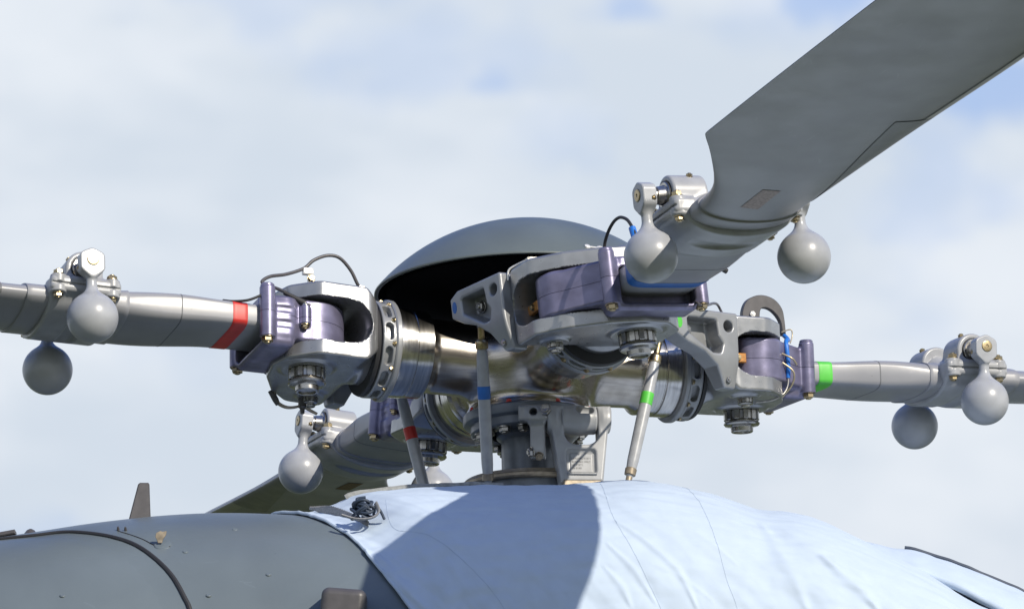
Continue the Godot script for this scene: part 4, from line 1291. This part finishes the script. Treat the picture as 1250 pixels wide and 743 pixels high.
func small_things() -> void:
	var a := arm_at(0, PITCH[0])
	var o := cable("bonding_cable", "thin grey cable looping over the violet sleeve of the left yoke up to the dome", [a * Vector3(0.935, 0.075, -0.187), a * Vector3(0.979, 0.092, -0.185), a * Vector3(1.028, 0.135, -0.15), a * Vector3(1.075, 0.173, -0.1), a * Vector3(1.088, 0.188, -0.09), a * Vector3(1.052, 0.215, -0.08), a * Vector3(0.982, 0.24, -0.06), a * Vector3(0.911, 0.275, -0.05), a * Vector3(0.872, 0.312, -0.05), a * Vector3(0.817, 0.338, -0.05), a * Vector3(0.769, 0.334, -0.05), a * Vector3(0.723, 0.295, -0.04), a * Vector3(0.695, 0.252, -0.03), a * Vector3(0.68, 0.235, -0.02)], 0.0065, "taupe")
	var base := o.position
	var b := Bag.new()
	b.tube([a * Vector3(0.955, 0.082, -0.187) - base, a * Vector3(0.985, 0.098, -0.18) - base, a * Vector3(1.03, 0.122, -0.168) - base], 0.013, 10, 0.008)
	part(o, "boot", b.mesh(60), "black rubber")
	b = Bag.new()
	b.box(Vector3.ZERO, Vector3(0.012, 0.028, 0.006), 0.003, Transform3D(a.basis, a * Vector3(0.885, 0.222, -0.05) - base))
	b.box(Vector3.ZERO, Vector3(0.02, 0.013, 0.012), 0.004, Transform3D(a.basis, a * Vector3(0.895, 0.265, -0.047) - base))
	part(o, "cable_clip", b.mesh(), "white metal")
	bolt(o, a * Vector3(0.885, 0.235, -0.056) - base, a.basis * Vector3(0, 0, -1), 0.011)
	b = Bag.new()
	b.box(Vector3.ZERO, Vector3(0.012, 0.030, 0.010), 0.003, Transform3D(a.basis, a * Vector3(0.675, 0.215, -0.02) - base))
	part(o, "terminal", b.mesh(), "steel")
	o = thing("droop_stop", "small olive bent strip with dark studs, under the left yoke", "bracket", "", Transform3D(a.basis, a * Vector3(0.90, -0.125, 0.25)))
	b = Bag.new()
	b.tube(smooth([Vector3(0.03, 0.01, 0), Vector3(0.014, -0.026, 0), Vector3(-0.024, -0.042, 0), Vector3(-0.07, -0.033, 0), Vector3(-0.10, -0.01, 0)], 6), 0.012, 8, 0.009, 0.5)
	b.tube(smooth([Vector3(-0.09, -0.02, 0.02), Vector3(-0.12, -0.035, 0.02), Vector3(-0.15, -0.048, 0.02)], 6), 0.010, 8, 0.008, 0.6)
	part(o, "bent_strip", b.mesh(60), "tan ring")
	b = Bag.new()
	b.lathe([Vector2(0, -0.05), Vector2(0.008, -0.05), Vector2(0.010, -0.03), Vector2(0.016, -0.025), Vector2(0.016, 0.01), Vector2(0, 0.01)], 12, Transform3D(Basis(), Vector3(-0.085, -0.01, 0.0)))
	b.lathe([Vector2(0, -0.04), Vector2(0.009, -0.04), Vector2(0.012, -0.02), Vector2(0.012, 0.02), Vector2(0, 0.02)], 12, Transform3D(Basis(Vector3(0, 0, 1), -0.5), Vector3(0.03, 0.0, 0.0)))
	part(o, "dark_stud", b.mesh(), "taupe")
	o = cable("bonding_cable", "short black lead from the left violet sleeve to the stud beside the red band", [a * Vector3(1.13, 0.085, -0.215), a * Vector3(1.18, 0.062, -0.205), a * Vector3(1.23, 0.060, -0.18), a * Vector3(1.262, 0.068, -0.157)], 0.005, "black rubber")
	a = arm_at(1, PITCH[1])
	o = cable("bonding_cable", "black cable arching from the nearest violet sleeve over the dome edge to a blue plug", [a * Vector3(1.086, 0.123, 0.13), a * Vector3(1.103, 0.157, 0.13), a * Vector3(1.150, 0.188, 0.13), a * Vector3(1.206, 0.204, 0.13), a * Vector3(1.257, 0.200, 0.13), a * Vector3(1.308, 0.175, 0.13), a * Vector3(1.341, 0.140, 0.13), a * Vector3(1.356, 0.115, 0.13), a * Vector3(1.368, 0.084, 0.13)], 0.006, "black rubber")
	b = Bag.new()
	b.tube([a * Vector3(1.341, 0.135, 0.13) - o.position, a * Vector3(1.368, 0.054, 0.13) - o.position], 0.013, 12)
	part(o, "plug", b.mesh(), "blue cable")
	o = cable("bonding_cable", "short black lead sticking out right of the nearest blade root", [a * Vector3(1.17, 0.06, -0.19), a * Vector3(1.16, 0.055, -0.26), a * Vector3(1.15, 0.035, -0.31)], 0.010, "black rubber")
	o = cable("bonding_cable", "thin black lead from the near sleeve bolt across to the green dotted yoke", [a * Vector3(1.10, -0.06, -0.19), a * Vector3(1.07, -0.07, -0.24), arm_at(2, PITCH[2]) * Vector3(0.70, 0.24, 0.20), arm_at(2, PITCH[2]) * Vector3(0.76, 0.205, 0.14), arm_at(2, PITCH[2]) * Vector3(0.83, 0.195, 0.10)], 0.005, "taupe")
	# curved droop hook over the right yoke, with its blue lead
	a = arm_at(2, PITCH[2])
	var hook := PackedVector2Array()
	var outer := [Vector2(-0.047, -0.025), Vector2(-0.048, 0.02), Vector2(-0.030, 0.062), Vector2(0.005, 0.084), Vector2(0.046, 0.089), Vector2(0.090, 0.075), Vector2(0.121, 0.040), Vector2(0.130, -0.008), Vector2(0.133, -0.065)]
	var inner := [Vector2(0.118, -0.065), Vector2(0.111, -0.010), Vector2(0.084, 0.026), Vector2(0.054, 0.040), Vector2(0.030, 0.033), Vector2(0.024, -0.005), Vector2(0.024, -0.025)]
	for side in [outer, inner]:
		for k in side.size() - 1:
			for u in 4: hook.append(catmull2(side, k, u / 4.0))
		hook.append(side[-1])
	hook.reverse()
	var hx := Transform3D(a.basis, a * Vector3(0.905, 0.215, 0.085))
	o = thing("droop_hook", "dark curved hook standing on the right yoke with blue lead hanging from it", "hook", "", hx)
	b = Bag.new()
	b.prism(hook, -0.013, 0.013, 0.0025)
	part(o, "hook_plate", b.mesh(), "taupe")
	bolt(o, Vector3(-0.008, 0.012, 0.010), Vector3(0, 0, 1), 0.011, "white metal")
	b = Bag.new()
	b.box(Vector3(0.0, -0.022, 0.0), Vector3(0.06, 0.006, 0.03), 0.003)
	part(o, "hook_foot", b.mesh(), "horn metal")
	b = Bag.new()
	b.tube(smooth([Vector3(0.126, -0.06, 0.0), Vector3(0.122, -0.09, 0.05), Vector3(0.074, -0.115, 0.13), Vector3(0.074, -0.19, 0.14), Vector3(0.074, -0.255, 0.135)], 6), 0.0085, 10)
	part(o, "blue_lead", b.mesh(70), "blue cable")
	b = Bag.new()
	b.tube(smooth([Vector3(0.074, -0.25, 0.135), Vector3(0.07, -0.285, 0.135), Vector3(0.05, -0.318, 0.135), Vector3(0.005, -0.342, 0.13), Vector3(-0.06, -0.352, 0.12)], 6), 0.0045, 8)
	part(o, "bare_wire", b.mesh(70), "steel")
	b = Bag.new()
	b.tube(smooth([Vector3(0.045, -0.165, 0.15), Vector3(0.08, -0.185, 0.165), Vector3(0.105, -0.205, 0.15)], 5), 0.004, 7)
	part(o, "lashing_wire", b.mesh(70), "wire")
	b = Bag.new()
	b.tube(smooth([Vector3(0.045, -0.20, 0.15), Vector3(0.085, -0.235, 0.16), Vector3(0.088, -0.28, 0.14), Vector3(0.06, -0.325, 0.10)], 5), 0.004, 7)
	part(o, "lashing_wire", b.mesh(70), "wire")
	b = Bag.new()
	b.tube(smooth([Vector3(0.11, -0.055, 0.02), Vector3(0.145, -0.045, 0.03), Vector3(0.15, -0.07, 0.03), Vector3(0.135, -0.10, 0.04)], 5), 0.0025, 7)
	part(o, "lashing_wire", b.mesh(70), "wire")
	# strap over the front edge of the cover
	var st := thing("tie_down_strap", "ribbed grey webbing strap with dark cord knot where the cover meets the fuselage", "strap", "", Transform3D(Basis(), cowl_at(-0.70, 1.0)))
	var pts := []
	for q in [Vector2(-0.79, 1.19), Vector2(-0.74, 1.15), Vector2(-0.69, 1.08), Vector2(-0.64, 1.01), Vector2(-0.60, 0.95), Vector2(-0.57, 0.90)]: pts.append(cowl_at(q.x, q.y, 0.028) - st.position)
	pts = smooth(pts, 12)
	b = Bag.new()
	var wv := []
	for i in pts.size():
		var p: Vector3 = pts[i]
		var up := Vector3(0.25, 0.80, 0.5).normalized() * (0.005 + 0.015 * smoothstep(0.0, 0.35, i / (pts.size() - 1.0)))
		var bump := Vector3(0, 0.3, 0.9) * (0.005 * (i % 2))
		wv.append(PackedVector3Array([p - up + bump, p + bump + Vector3(0, 0, 0.004), p + up + bump, p + up - Vector3(0, 0, 0.006), p - up - Vector3(0, 0, 0.006)]))
	part(st, "webbing", skin(wv, true, true, true), "webbing")
	var kn := cowl_at(-0.585, 0.92, 0.02) + Vector3(0, 0.04, 0.05) - st.position
	b = Bag.new()
	for k in 9:
		var loop := []
		for i in 9:
			var t := TAU * i / 9.0
			loop.append(kn + Vector3(0.030 * cos(t + k) + 0.012 * sin(k * 2.3), 0.020 * sin(t) + 0.012 * cos(k * 1.7) + 0.01, 0.022 * sin(t + k * 1.1)))
		b.tube(smooth(loop, 4), 0.0055, 7)
	b.tube(smooth([kn + Vector3(0.02, 0.02, 0.01), kn + Vector3(0.055, 0.01, 0.02), kn + Vector3(0.075, -0.03, 0.03)], 6), 0.005, 7)
	b.tube(smooth([kn + Vector3(-0.01, 0.03, 0.01), kn + Vector3(-0.02, 0.05, 0.0), kn + Vector3(0.01, 0.055, 0.0)], 6), 0.006, 7)
	part(st, "cord_knot", b.mesh(70), "cord blue")
	b = Bag.new()
	b.tube(smooth([kn + Vector3(-0.07, -0.012, 0.03), kn + Vector3(-0.02, -0.03, 0.045), kn + Vector3(0.03, -0.028, 0.045), kn + Vector3(0.055, -0.005, 0.035), kn + Vector3(0.045, 0.03, 0.02)], 6), 0.011, 8, -1.0, 0.4)
	part(st, "webbing_loop", b.mesh(70), "webbing")
